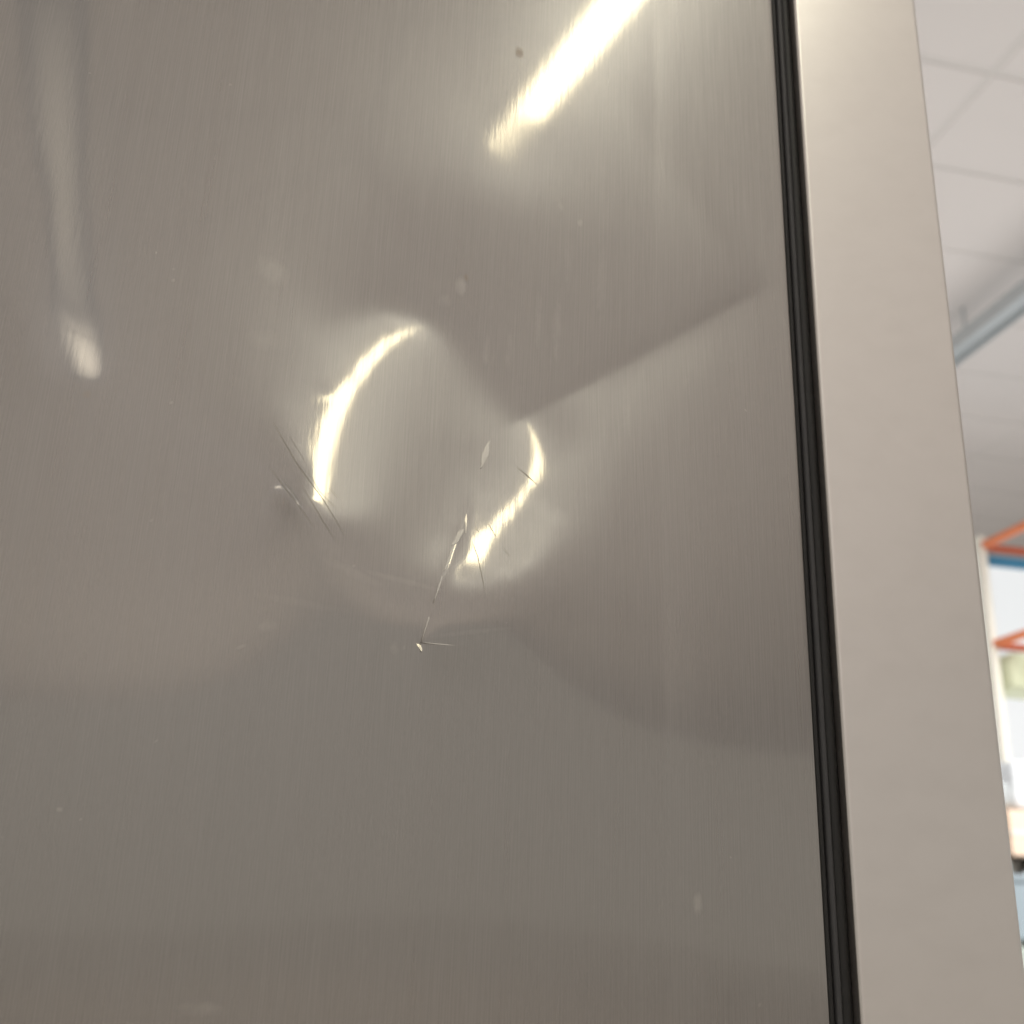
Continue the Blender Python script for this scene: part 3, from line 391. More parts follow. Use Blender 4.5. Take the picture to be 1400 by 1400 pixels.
0 -8797 -9000 -9176 -9368 -9607 -9955 -10432 -10993 -11544 -11922 -12171 -12271 -12202 -11937 -11460 -10708 -9809 -8764 -7551 -6136 -4497 -2623 -526 1797 4355 7164 10225 13505 16953 20462 23991 27295 30485 33592 35887 37442 38165 38089 37625 36953 36276 35674 35189 34815 34513 34241 33958 33590 33138 32521 31669 30586 29255 27688 25889 23834 21525 18964 16119 13191 10433 7936 5738 3822 2138 621 -863 -2454 0
0 -8270 -8447 -8602 -8770 -8978 -9276 -9678 -10143 -10632 -10989 -11210 -11293 -11198 -10926 -10407 -9693 -8848 -7856 -6699 -5346 -3779 -1993 0 2197 4603 7224 10049 13043 16144 19282 22346 25279 27866 30053 32067 33462 34165 34321 34058 33596 33074 32606 32240 31995 31828 31700 31589 31490 31268 30851 30243 29412 28349 27046 25495 23692 21614 19262 16702 13957 11174 8595 6300 4290 2524 936 -615 -2288 0
0 -7758 -7910 -8044 -8189 -8366 -8615 -8943 -9326 -9726 -10074 -10270 -10331 -10228 -9914 -9398 -8744 -7951 -7017 -5918 -4633 -3145 -1457 418 2474 4709 7122 9695 12390 15153 17908 20584 23067 25317 27188 28572 29551 30180 30429 30358 30067 29732 29436 29223 29108 29113 29208 29321 29344 29252 29019 28600 27979 27134 26052 24723 23131 21269 19143 16769 14235 11627 9066 6735 4675 2857 1221 -375 -2097 0
0 -7264 -7391 -7506 -7628 -7776 -7979 -8240 -8545 -8863 -9152 -9346 -9388 -9251 -8933 -8466 -7860 -7124 -6245 -5207 -3992 -2588 -1004 746 2653 4710 6908 9227 11631 14067 16474 18776 20914 22791 24373 25616 26457 26916 27072 27005 26834 26643 26500 26447 26522 26669 26854 27025 27153 27190 27091 26829 26376 25711 24817 23678 22284 20621 18693 16531 14181 11735 9305 7011 4948 3111 1454 -160 -1914 0
0 -6787 -6893 -6990 -7092 -7214 -7374 -7577 -7811 -8057 -8276 -8422 -8448 -8318 -8035 -7608 -7053 -6367 -5543 -4564 -3418 -2100 -621 1003 2760 4638 6625 8700 10829 12966 15053 17036 18850 20449 21778 22800 23524 23955 24130 24126 24024 23919 23869 23915 24051 24264 24522 24785 25002 25132 25144 25002 24684 24165 23429 22461 21244 19767 18032 16059 13898 11621 9323 7118 5091 3270 1621 15 -1737 0
0 -6329 -6416 -6497 -6582 -6680 -6804 -6958 -7136 -7319 -7483 -7591 -7602 -7482 -7222 -6834 -6321 -5681 -4906 -3984 -2906 -1672 -295 1206 2817 4524 6312 8161 10039 11905 13714 15415 16962 18310 19426 20289 20885 21231 21377 21389 21342 21308 21341 21468 21691 21987 22320 22651 22940 23149 23241 23192 22976 22573 21967 21144 20090 18784 17224 15431 13442 11323 9162 7061 5105 3328 1714 145 -1577 0
0 -5889 -5960 -6028 -6098 -6176 -6272 -6388 -6520 -6656 -6777 -6855 -6854 -6740 -6501 -6141 -5663 -5063 -4333 -3463 -2449 -1294 -15 1369 2843 4392 5998 7642 9297 10928 12495 13959 15280 16424 17361 18070 18552 18827 18939 18952 18934 18949 19046 19243 19536 19897 20291 20678 21019 21279 21430 21445 21306 20994 20493 19795 18882 17727 16325 14689 12853 10874 8835 6841 4983 3289 1739 230 -1422 0
0 -5466 -5525 -5581 -5639 -5702 -5776 -5863 -5961 -6063 -6153 -6209 -6198 -6088 -5862 -5525 -5075 -4508 -3817 -2995 -2041 -960 228 1506 2855 4261 5705 7169 8630 10060 11425 12693 13831 14808 15597 16182 16565 16773 16851 16855 16852 16904 17049 17303 17651 18062 18495 18911 19277 19561 19740 19794 19703 19456 19038 18441 17649 16624 15357 13855 12146 10282 8351 6472 4737 3159 1701 276 -1262 0
0 -5061 -5110 -5156 -5204 -5255 -5313 -5380 -5455 -5532 -5600 -5640 -5623 -5514 -5298 -4977 -4549 -4010 -3353 -2575 -1675 -662 445 1626 2864 4143 5446 6757 8054 9315 10516 11629 12623 13469 14142 14631 14944 15108 15163 15165 15175 15250 15431 15724 16106 16535 16974 17385 17740 18016 18193 18255 18187 17978 17618 17099 16402 15482 14321 12924 11314 9549 7736 6000 4409 2963 1614 291 -1122 0
0 -4672 -4712 -4752 -4791 -4833 -4880 -4933 -4992 -5053 -5107 -5136 -5114 -5006 -4796 -4487 -4077 -3561 -2935 -2196 -1345 -393 640 1735 2876 4047 5231 6412 7574 8699 9770 10762 11648 12396 12986 13413 13689 13838 13899 13916 13946 14050 14250 14553 14928 15340 15741 16106 16413 16646 16792 16836 16766 16572 16245 15779 15154 14312 13232 11913 10385 8727 7058 5484 4048 2735 1502 288 -993 0
0 -4299 -4332 -4365 -4399 -4434 -4473 -4517 -4565 -4616 -4661 -4684 -4658 -4550 -4346 -4047 -3651 -3156 -2557 -1853 -1047 -150 818 1839 2897 3976 5061 6136 7190 8208 9178 10079 10881 11558 12093 12489 12758 12925 13019 13079 13144 13251 13450 13740 14090 14435 14764 15047 15274 15438 15527 15532 15440 15239 14924 14490 13914 13130 12108 10852 9410 7881 6377 4971 3685 2503 1384 281 -876 0
0 -3940 -3968 -3996 -4025 -4055 -4089 -4126 -4168 -4213 -4252 -4271 -4244 -4137 -3937 -3647 -3264 -2787 -2213 -1540 -774 74 984 1940 2927 3929 4933 5925 6894 7830 8723 9551 10288 10909 11409 11793 12076 12279 12421 12530 12635 12827 13042 13235 13469 13744 13968 14147 14277 14355 14376 14329 14200 13981 13661 13240 12699 11952 10972 9780 8445 7070 5735 4489 3345 2285 1276 280 -759 0
0 -3595 -3619 -3644 -3668 -3695 -3724 -3758 -3796 -3837 -3873 -3891 -3863 -3758 -3563 -3280 -2910 -2450 -1898 -1255 -524 279 1139 2039 2966 3904 4843 5768 6672 7546 8378 9146 9827 10406 10882 11263 11565 11801 11992 12141 12301 12485 12657 12837 13013 13160 13269 13337 13368 13361 13311 13208 13040 12794 12460 12039 11519 10794 9856 8743 7541 6327 5154 4055 3040 2094 1188 291 -639 0
0 -3264 -3285 -3306 -3328 -3351 -3377 -3408 -3445 -3484 -3519 -3536 -3510 -3408 -3218 -2943 -2584 -2140 -1609 -992 -295 469 1284 2135 3010 3896 4782 5655 6509 7333 8115 8833 9470 10016 10475 10856 11170 11432 11651 11837 11991 12146 12331 12448 12544 12579 12587 12561 12501 12418 12307 12156 11949 11675 11322 10896 10382 9676 8792 7784 6726 5667 4642 3676 2777 1934 1122 318 -513 0
0 -2947 -2964 -2983 -3002 -3023 -3047 -3077 -3112 -3150 -3186 -3204 -3179 -3081 -2897 -2630 -2283 -1854 -1342 -750 -83 645 1420 2228 3058 3899 4741 5572 6385 7169 7908 8586 9189 9714 10162 10541 10863 11136 11372 11564 11710 11833 11985 12018 11997 11954 11894 11774 11648 11509 11350 11158 10918 10618 10246 9810 9296 8621 7813 6927 6011 5094 4201 3353 2558 1806 1081 361 -380 0
0 -2642 -2658 -2674 -2691 -2710 -2733 -2761 -2796 -2834 -2871 -2891 -2869 -2775 -2597 -2339 -2003 -1589 -1097 -528 111 806 1545 2314 3105 3907 4711 5507 6285 7033 7736 8382 8962 9470 9910 10289 10612 10890 11124 11319 11441 11525 11516 11537 11402 11306 11142 10977 10800 10622 10430 10208 9940 9615 9225 8781 8276 7651 6940 6179 5393 4604 3827 3083 2380 1711 1062 418 -243 0
0 -2351 -2366 -2380 -2394 -2411 -2433 -2461 -2495 -2535 -2573 -2595 -2577 -2488 -2316 -2068 -1743 -1344 -870 -324 288 953 1658 2393 3148 3914 4684 5447 6193 6908 7581 8202 8762 9258 9691 10064 10384 10653 10876 11041 11142 11121 11061 10944 10794 10582 10373 10164 9965 9762 9550 9304 9012 8663 8257 7813 7337 6786 6180 5536 4868 4190 3515 2862 2240 1643 1063 486 -103 0
0 -2073 -2087 -2099 -2111 -2127 -2147 -2175 -2210 -2251 -2291 -2316 -2302 -2218 -2053 -1814 -1502 -1117 -661 -136 450 1085 1759 2460 3182 3916 4653 5384 6098 6782 7428 8026 8569 9052 9474 9837 10143 10393 10583 10709 10747 10683 10527 10326 10095 9853 9612 9375 9158 8943 8712 8446 8128 7757 7341 6913 6491 6029 5527 4990 4425 3843 3258 2685 2133 1600 1081 563 37 0
0 -1809 -1821 -1831 -1842 -1856 -1876 -1903 -1939 -1981 -2024 -2053 -2043 -1964 -1807 -1577 -1277 -907 -468 35 596 1203 1846 2516 3205 3907 4612 5311 5993 6647 7266 7841 8364 8831 9238 9584 9868 10086 10235 10304 10283 10163 9942 9687 9409 9138 8876 8623 8389 8167 7923 7635 7290 6897 6481 6090 5743 5375 4972 4530 4055 3558 3049 2545 2055 1578 1111 646 176 0
0 -1558 -1569 -1577 -1586 -1599 -1618 -1645 -1682 -1726 -1771 -1804 -1798 -1725 -1576 -1356 -1068 -713 -292 190 726 1306 1919 2558 3216 3885 4557 5222 5872 6496 7086 7636 8138 8585 8971 9293 9546 9726 9825 9836 9756 9582 9329 9031 8737 8441 8169 7909 7666 7441 7185 6869 6494 6085 5684 5349 5090 4815 4502 4145 3749 3324 2882 2437 2001 1572 1152 733 311 0
0 -1320 -1330 -1336 -1344 -1355 -1373 -1401 -1439 -1485 -1533 -1569 -1568 -1501 -1360 -1150 -874 -534 -131 330 842 1394 1978 2586 3212 3848 4486 5117 5733 6325 6886 7408 7883 8305 8665 8958 9175 9312 9361 9322 9190 8979 8700 8388 8080 7780 7494 7235 6989 6759 6495 6147 5740 5326 4960 4693 4526 4338 4108 3826 3499 3135 2750 2357 1965 1580 1199 820 439 0
0 -1096 -1105 -1109 -1114 -1125 -1143 -1170 -1209 -1257 -1308 -1349 -1352 -1291 -1158 -959 -695 -370 15 456 943 1468 2022 2600 3193 3795 4397 4993 5575 6134 6663 7154 7600 7991 8321 8580 8760 8855 8861 8778 8610 8370 8077 7760 7448 7149 6862 6601 6359 6121 5847 5457 5032 4636 4315 4122 4043 3938 3780 3564 3295 2985 2647 2297 1946 1597 1251 906 560 0
0 -885 -892 -894 -898 -907 -925 -953 -993 -1043 -1097 -1141 -1150 -1095 -971 -781 -530 -220 147 567 1030 1528 2053 2600 3160 3727 4294 4853 5400 5924 6420 6877 7289 7647 7943 8167 8311 8369 8339 8223 8030 7773 7475 7157 6844 6551 6275 6013 5776 5531 5233 4801 4385 4025 3759 3635 3639 3606 3512 3351 3132 2866 2569 2255 1937 1620 1304 988 671 0
0 -688 -693 -693 -695 -703 -720 -749 -790 -843 -900 -947 -961 -913 -796 -617 -379 -84 266 664 1103 1575 2071 2586 3113 3645 4176 4700 5209 5699 6158 6581 6958 7281 7542 7732 7842 7868 7809 7671 7462 7198 6898 6584 6273 5991 5725 5485 5235 4999 4658 4200 3825 3510 3293 3227 3305 3334 3296 3182 3004 2774 2509 2226 1936 1645 1355 1065 772 0
0 -503 -506 -504 -505 -512 -529 -558 -601 -655 -715 -766 -784 -743 -635 -466 -240 40 371 749 1165 1610 2077 2561 3054 3552 4047 4535 5008 5460 5885 6271 6612 6901 7128 7286 7367 7367 7288 7134 6917 6653 6355 6050 5746 5470 5227 5003 4777 4515 4161 3724 3380 3102 2911 2891 3031 3116 3122 3048 2903 2703 2465 2207 1940 1671 1403 1134 862 0
0 -331 -332 -329 -328 -334 -351 -380 -424 -480 -543 -598 -621 -586 -486 -328 -114 151 465 822 1215 1634 2072 2525 2986 3449 3910 4362 4799 5215 5603 5955 6262 6516 6712 6840 6897 6877 6783 6622 6404 6142 5857 5558 5271 5002 4776 4580 4367 4100 3731 3372 3052 2776 2596 2607 2808 2938 2985 2941 2824 2648 2431 2193 1945 1695 1445 1195 941 0
0 -172 -170 -166 -164 -169 -185 -215 -260 -318 -384 -442 -470 -441 -350 -201 0 251 548 885 1254 1648 2058 2481 2909 3341 3768 4185 4587 4968 5321 5638 5913 6136 6303 6406 6442 6407 6306 6142 5928 5678 5403 5125 4856 4605 4388 4219 4000 3691 3371 3048 2772 2501 2320 2360 2618 2793 2873 2856 2760 2602 2403 2181 1949 1715 1480 1246 1007 0
0 -24 -22 -16 -13 -17 -32 -62 -108 -169 -237 -299 -331 -309 -225 -87 103 340 620 938 1284 1653 2037 2430 2829 3228 3623 4007 4376 4723 5042 5328 5572 5767 5908 5990 6009 5966 5860 5700 5493 5255 5000 4742 4494 4271 4074 3901 3654 3339 3031 2756 2499 2248 2055 2134 2457 2672 2782 2785 2704 2561 2376 2168 1950 1729 1508 1287 1062 0
0 112 114 121 126 123 108 78 31 -32 -102 -168 -204 -188 -112 17 195 419 683 982 1307 1651 2010 2376 2746 3116 3479 3832 4169 4484 4773 5029 5245 5416 5535 5599 5606 5555 5451 5295 5100 4876 4638 4400 4174 3968 3778 3590 3312 3016 2737 2477 2243 2018 1807 1913 2317 2571 2706 2722 2651 2519 2347 2152 1946 1737 1528 1319 1107 0
0 234 238 247 252 250 236 205 157 93 20 -48 -89 -79 -10 110 278 488 737 1018 1322 1644 1978 2320 2664 3005 3340 3663 3971 4257 4517 4745 4936 5084 5185 5235 5233 5180 5076 4929 4744 4535 4313 4090 3876 3674 3476 3256 2979 2708 2459 2224 2003 1817 1592 1674 2200 2488 2639 2659 2594 2471 2312 2130 1937 1739 1541 1343 1143 0
0 345 349 359 367 365 351 320 271 206 130 59 14 19 81 193 350 549 783 1046 1331 1632 1945 2263 2582 2898 3206 3503 3784 4043 4277 4481 4649 4779 4864 4903 4894 4838 4738 4598 4426 4228 4017 3803 3592 3385 3168 2930 2666 2424 2202 1993 1782 1620 1395 1409 2128 2415 2568 2585 2527 2416 2270 2103 1923 1736 1548 1359 1171 0
0 443 448 460 469 468 455 424 374 306 229 155 107 107 162 266 414 601 821 1069 1336 1618 1909 2206 2504 2796 3081 3354 3610 3846 4057 4238 4388 4500 4573 4603 4588 4531 4434 4303 4140 3953 3751 3540 3325 3107 2876 2635 2384 2163 1965 1770 1576 1426 1249 1141 2116 2322 2475 2491 2448 2353 2225 2073 1906 1731 1552 1372 1195 0
0 530 536 549 559 560 546 515 464 396 317 240 188 184 233 330 468 645 853 1085 1337 1601 1874 2151 2428 2701 2964 3216 3451 3665 3856 4019 4151 4250 4312 4334 4316 4258 4165 4039 3885 3707 3511 3303 3085 2858 2624 2377 2137 1917 1734 1561 1393 1256 1104 915 2093 2151 2342 2376 2361 2290 2181 2045 1890 1725 1554 1382 1215 0
0 606 613 628 639 640 627 595 544 474 393 315 260 251 295 385 515 681 878 1097 1334 1583 1839 2099 2358 2612 2857 3089 3306 3502 3675 3823 3941 4027 4079 4095 4074 4016 3925 3804 3656 3485 3295 3089 2870 2644 2408 2171 1939 1717 1521 1372 1235 1091 950 734 1863 1899 2195 2259 2283 2235 2146 2023 1879 1722 1558 1393 1233 0
0 671 680 696 708 710 697 665 613 543 460 379 322 310 348 432 554 712 897 1105 1329 1564 1806 2049 2292 2530 2758 2974 3174 3354 3513 3647 3753 3828 3872 3882 3859 3802 3713 3595 3451 3286 3100 2897 2682 2456 2227 1995 1768 1556 1369 1203 1054 910 750 700 1589 1760 2066 2174 2223 2196 2121 2010 1874 1723 1564 1404 1249 0
0 728 738 755 768 770 757 725 673 602 518 436 376 360 394 472 588 736 913 1110 1322 1545 1773 2002 2230 2453 2667 2868 3053 3221 3367 3489 3584 3651 3687 3693 3667 3610 3523 3407 3266 3104 2923 2724 2513 2293 2067 1843 1623 1415 1224 1054 902 778 709 927 1326 1713 1951 2120 2181 2173 2108 2004 1874 1727 1572 1415 1264 0
0 778 789 807 820 823 810 778 725 653 569 485 423 404 434 507 616 757 925 1112 1314 1525 1741 1958 2172 2381 2581 2770 2943 3098 3233 3345 3431 3489 3519 3520 3492 3435 3349 3235 3097 2937 2759 2565 2359 2144 1925 1705 1491 1288 1100 932 794 704 726 899 1261 1593 1872 2047 2137 2147 2097 2001 1876 1733 1580 1426 1275 0
0 824 836 854 867 871 858 826 773 700 615 531 467 445 471 538 641 775 935 1113 1305 1505 1710 1914 2116 2312 2500 2676 2838 2982 3107 3209 3286 3337 3361 3358 3327 3269 3184 3072 2936 2779 2604 2414 2213 2003 1788 1576 1367 1170 988 830 708 651 686 890 1191 1531 1797 1990 2091 2117 2079 1994 1876 1737 1587 1434 1293 0
0 871 883 900 915 918 906 874 820 747 661 576 510 486 507 568 666 794 945 1114 1296 1485 1679 1871 2060 2243 2418 2583 2734 2868 2981 3072 3140 3184 3204 3197 3162 3103 3018 2910 2777 2622 2450 2263 2064 1860 1652 1445 1243 1052 879 729 628 586 669 832 1156 1447 1736 1927 2049 2087 2062 1986 1875 1741 1594 1439 1274 0
0 0 0 0 0 0 0 0 0 0 0 0 0 0 0 0 0 0 0 0 0 0 0 0 0 0 0 0 0 0 0 0 0 0 0 0 0 0 0 0 0 0 0 0 0 0 0 0 0 0 0 0 0 0 0 0 0 0 0 0 0 0 0 0 0 0 0 0 0 0
0 0 0 0 0 0 0 0 0 0 0 0 0 0 0 0 0 0 0 0 0 0 0 0 0 0 0 0 0 0 0 0 0 0 0 0 0 0 0 0 0 0 0 0 0 0 0 0 0 0 0 0 0 0 0 0 0 0 0 0 0 0 0 0 0 0 0 0 0 0""".split("\n")], dtype=float) * 2e-7
CREASE_AMT = (-0.18000, -0.22538)
# DENT-END
KS, KX0, KZ0 = 0.006, -0.165, 1.445
def basis(u, k0, n):
    f = (u - k0) / KS; i = np.floor(f).astype(int); ok = (i >= 0) & (i + 3 < n); i = np.clip(i, 0, n - 4); t = f - np.floor(f)
    return i, [wt * ok for wt in ((1 - t) ** 3 / 6, (3 * t ** 3 - 6 * t ** 2 + 4) / 6, (-3 * t ** 3 + 3 * t ** 2 + 3 * t + 1) / 6, t ** 3 / 6)]
# folds: start, end (as places on the sheet), reach, softness, end taper
CREASES = (((640, 700), (568, 890), .010, .0006, .004), ((725, 560), (1045, 395), .030, .0013, .005))
def crease(x, z, p0, p1, reach, eps, endw):
    P0, P1 = on_panel(*p0), on_panel(*p1)
    d = np.array([P1[0] - P0[0], P1[2] - P0[2]]); L = np.hypot(*d); d /= L
    u = (x - P0[0]) * d[0] + (z - P0[2]) * d[1]; v = -(x - P0[0]) * d[1] + (z - P0[2]) * d[0]
    r = np.sqrt(v * v + eps * eps)
    lg = lambda q: 1 / (1 + np.exp(-np.clip(q, -60, 60)))
    return .5 * (v + r) * np.exp(-np.maximum(v, 0) / reach) * lg(u / endw) * lg((L - u) / endw)
def height(x, z):
    ix, wx = basis(x, KX0, DENT.shape[1]); iz, wz = basis(z, KZ0, DENT.shape[0])
    h = np.zeros_like(x)
    for a in range(4):
        for b in range(4): h += DENT[iz + a, ix + b] * wz[a] * wx[b]
    for k in range(len(CREASES)): h += CREASE_AMT[k] * crease(x, z, *CREASES[k])
    return h + fold_terms(x, z)
def fold_terms(x, z):
    h = np.zeros_like(x)
    # shallow pressed fold parallel to the cabinet edge
    xf = 0.158
    h += -0.034 * np.log1p(np.exp((x - xf) / 0.0006)) * 0.0006 * np.exp(-np.maximum(x - xf, 0) / 0.03)
    # soft bow of the sheet near its left edge
    xb = -0.098
    h += -0.014 * np.log1p(np.exp(-(x - xb) / 0.003)) * 0.003 * np.exp(-np.maximum(xb - x, 0) / 0.05)
    # oil-canning
    h += 0.00012 * np.sin(x * 21 + 1.0) * np.sin(z * 13 + .4)
    return h

def axis(lo, hi, f0, f1, fine, mid, coarse_lo, coarse_hi):
    a = list(np.arange(lo, f0, mid)) + list(np.arange(f0, f1, fine)) + list(np.arange(f1, hi, mid)) + [hi]
    a = list(coarse_lo) + a + list(coarse_hi); out = [a[0]]
    for v in a[1:]:
        if v - out[-1] > fine * .7: out.append(v)
    out[-1] = a[-1]
    return np.array(out)
RAD = 0.0012
xs = axis(-0.19, XR - RAD, -0.02, 0.10, 0.0006, 0.0015, [-0.42, -0.36, -0.30, -0.24], [])
zs = axis(1.43, 2.04, 1.60, 1.78, 0.0006, 0.0015, [FZ0, 0.6, 1.1, 1.3, 1.38], [FZ1])
GXX, GZZ = np.meshgrid(xs, zs)
Hh = height(GXX, GZZ)
fade = np.clip((GXX + 0.30) / 0.06, 0, 1) * np.clip((GZZ - 1.35) / 0.06, 0, 1) * np.clip((2.06 - GZZ) / 0.03, 0, 1)
Hh = Hh * fade
DENT_MM = (Hh.min() * 1000, Hh.max() * 1000); print('dent depth range mm', DENT_MM, 'edge', Hh[:, -1].min() * 1e3, Hh[:, -1].max() * 1e3)
# rounded return at the right edge
nx = len(xs); nzv = len(zs)
rows = [(GXX, Hh, GZZ)]
ret = [(XR - RAD + RAD * math.sin(a), RAD - RAD * math.cos(a)) for a in (math.radians(15), math.radians(30), math.radians(50), math.radians(70), math.radians(90))] + [(XR, 0.03)]
XX = np.concatenate([GXX, np.tile(np.array([[r[0] for r in ret]]), (nzv, 1))], 1)
YY = np.concatenate([Hh, np.array([[r[1] for r in ret]]) + Hh[:, -1:] * np.array([[1, 1, 1, 1, 1, 0]])], 1)
ZZ = np.concatenate([GZZ, np.tile(GZZ[:, :1], (1, len(ret)))], 1)
nx2 = XX.shape[1]
verts = np.stack([XX, YY, ZZ], -1).reshape(-1, 3)
ii = np.arange(nzv - 1)[:, None] * nx2 + np.arange(nx2 - 1)[None]
quads = np.stack([ii, ii + 1, ii + nx2 + 1, ii + nx2], -1).reshape(-1, 4)
me = bpy.data.meshes.new('side_panel')
me.vertices.add(len(verts)); me.vertices.foreach_set('co', verts.ravel())
me.loops.add(quads.size); me.loops.foreach_set('vertex_index', quads.ravel().astype(np.int32))
me.polygons.add(len(quads)); me.polygons.foreach_set('loop_start', np.arange(0, quads.size, 4, dtype=np.int32))
me.polygons.foreach_set('use_smooth', np.ones(len(quads), dtype=bool))
me.update(calc_edges=True); me.validate()

freezer = empty('freezer', (0, 0, 0))
tag(freezer, 'tall brushed stainless steel freezer with a dented, creased and scratched side', 'freezer')
panel = link('side_panel', me, M['steel'], freezer); panel['label'] = 'dented brushed steel side sheet mirroring a ceiling light'
box('cabinet_body', (-0.42, 0.031, FZ0), (XR - .001, 0.62, FZ1), M['plain_steel'], freezer)

# gap and gasket
def surf_y(px, py):
    P = on_panel(px, py); x, z = np.array([P[0]]), np.array([P[2]]); return float(height(x, z)[0])
gl = XR + 0.0006; dl = 0.2392
pts = [(gl, 0.030), (gl, 0.0045)]
def fold(cx, w_, top, n=8):
    return [(cx - w_ / 2 * math.cos(a), top + w_ * 0.5 * (1 - math.sin(a))) for a in np.linspace(0, math.pi, n)]
g1 = fold(gl + 0.0018, 0.0030, 0.0030); g3 = fold(gl + 0.0056, 0.0034, 0.0034)
flatp = [(gl + .0076, .0060), (gl + .0080, .0054), (gl + .0105, .0053), (gl + .0124, .0054)]
gasket = extrude_profile('door_gasket', [(gl, .03)] + g1 + [(gl + .0034, .010), (gl + .0038, .012), (gl + .0074, .012)] + flatp + [(dl - .0002, .014), (dl - .0002, .03)], FZ0 + .02, FZ1 - .02, M['rubber'], freezer)
extrude_profile('gasket_rib', [(gl + .0038, .0118)] + g3 + [(gl + .0074, .0118)], FZ0 + .02, FZ1 - .02, M['rubber_rib'], gasket)

# door: its edge faces the camera
def rrect(x0, x1, y0, y1, r, n=6):
    pts = []
    for (cx, cy, a0) in ((x0 + r[0], y0 + r[0], math.pi), (x1 - r[1], y0 + r[1], 1.5 * math.pi), (x1 - r[1], y1 - r[1], 0), (x0 + r[0], y1 - r[0], .5 * math.pi)):
        rr = r[0] if cx < (x0 + x1) / 2 else r[1]
        arc = [(cx + rr * math.cos(a0 + k * math.pi / 2 / n), cy + rr * math.sin(a0 + k * math.pi / 2 / n)) for k in range(n + 1)]
        a1 = a0 + math.pi / 2; q = 0.0006
        pts += [(arc[0][0] + q * math.sin(a0), arc[0][1] - q * math.cos(a0))] + arc + [(arc[-1][0] - q * math.sin(a1), arc[-1][1] + q * math.cos(a1))]
    return pts
AJ = -math.tan(math.radians(3.0))                 # the door stands a touch askew, so its edge leans out to the right
door = extrude_profile('door', [(x, y + (x - dl) * AJ) for x, y in rrect(dl, 0.3125, 0.0, 0.62, (0.0016, 0.0022))], FZ0 + .01, FZ1 - .01, M['edge'], freezer, closed=True)
door['label'] = 'satin steel door edge, paler than the dented side'

# ------------------------------------------------------------------ scratches: hair-thin cuts following the sheet
def scratch(pts, wmm):
    P = []
    for k in range(len(pts) - 1):
        for t in np.linspace(0, 1, 9)[:-1 if k < len(pts) - 2 else None]:
            P.append((pts[k][0] * (1 - t) + pts[k + 1][0] * t, pts[k][1] * (1 - t) + pts[k + 1][1] * t))
    Q = np.array([on_panel(*p) for p in P]); x = Q[:, 0]; z = Q[:, 2]; y = height(x, z)
    n = len(x); vs = []; fs = []
    for i in range(n):
        a, b_ = max(0, i - 1), min(n - 1, i + 1)
        d = np.array([x[b_] - x[a], z[b_] - z[a]]); d /= np.hypot(*d) + 1e-12
        tp = math.sin(math.pi * (i + .3) / (n - .4)) ** .7 * wmm * 0.0005
        for s in (-1, 1):
            xx, zz = x[i] - d[1] * tp * s, z[i] + d[0] * tp * s
            vs.append((xx, float(height(np.array([xx]), np.array([zz]))[0]) - 0.00006, zz))
    for i in range(n - 1): fs.append((2 * i, 2 * i + 1, 2 * i + 3, 2 * i + 2))
    m_ = bpy.data.meshes.new('scratch'); m_.from_pydata(vs, [], fs); m_.update()
    link('scratch', m_, M['scratch'], panel)
for pts, wm in (([(372, 580), (405, 640), (440, 690), (470, 742)], .28), ([(368, 645), (400, 690), (428, 730)], .2), ([(412, 672), (440, 722), (455, 745)], .22),
                ([(420, 650), (436, 680), (460, 705)], .14), ([(448, 672), (462, 690)], .12), ([(385, 660), (412, 700)], .14), ([(395, 600), (418, 640)], .12),
                ([(708, 634), (724, 648), (737, 662)], .3), ([(715, 640), (730, 656)], .14), ([(643, 742), (650, 764), (655, 795), (658, 815)], .26), ([(666, 716), (677, 738)], .2),
                ([(648, 722), (654, 730)], .16), ([(684, 752), (694, 764)], .14)):
    scratch(pts, wm)

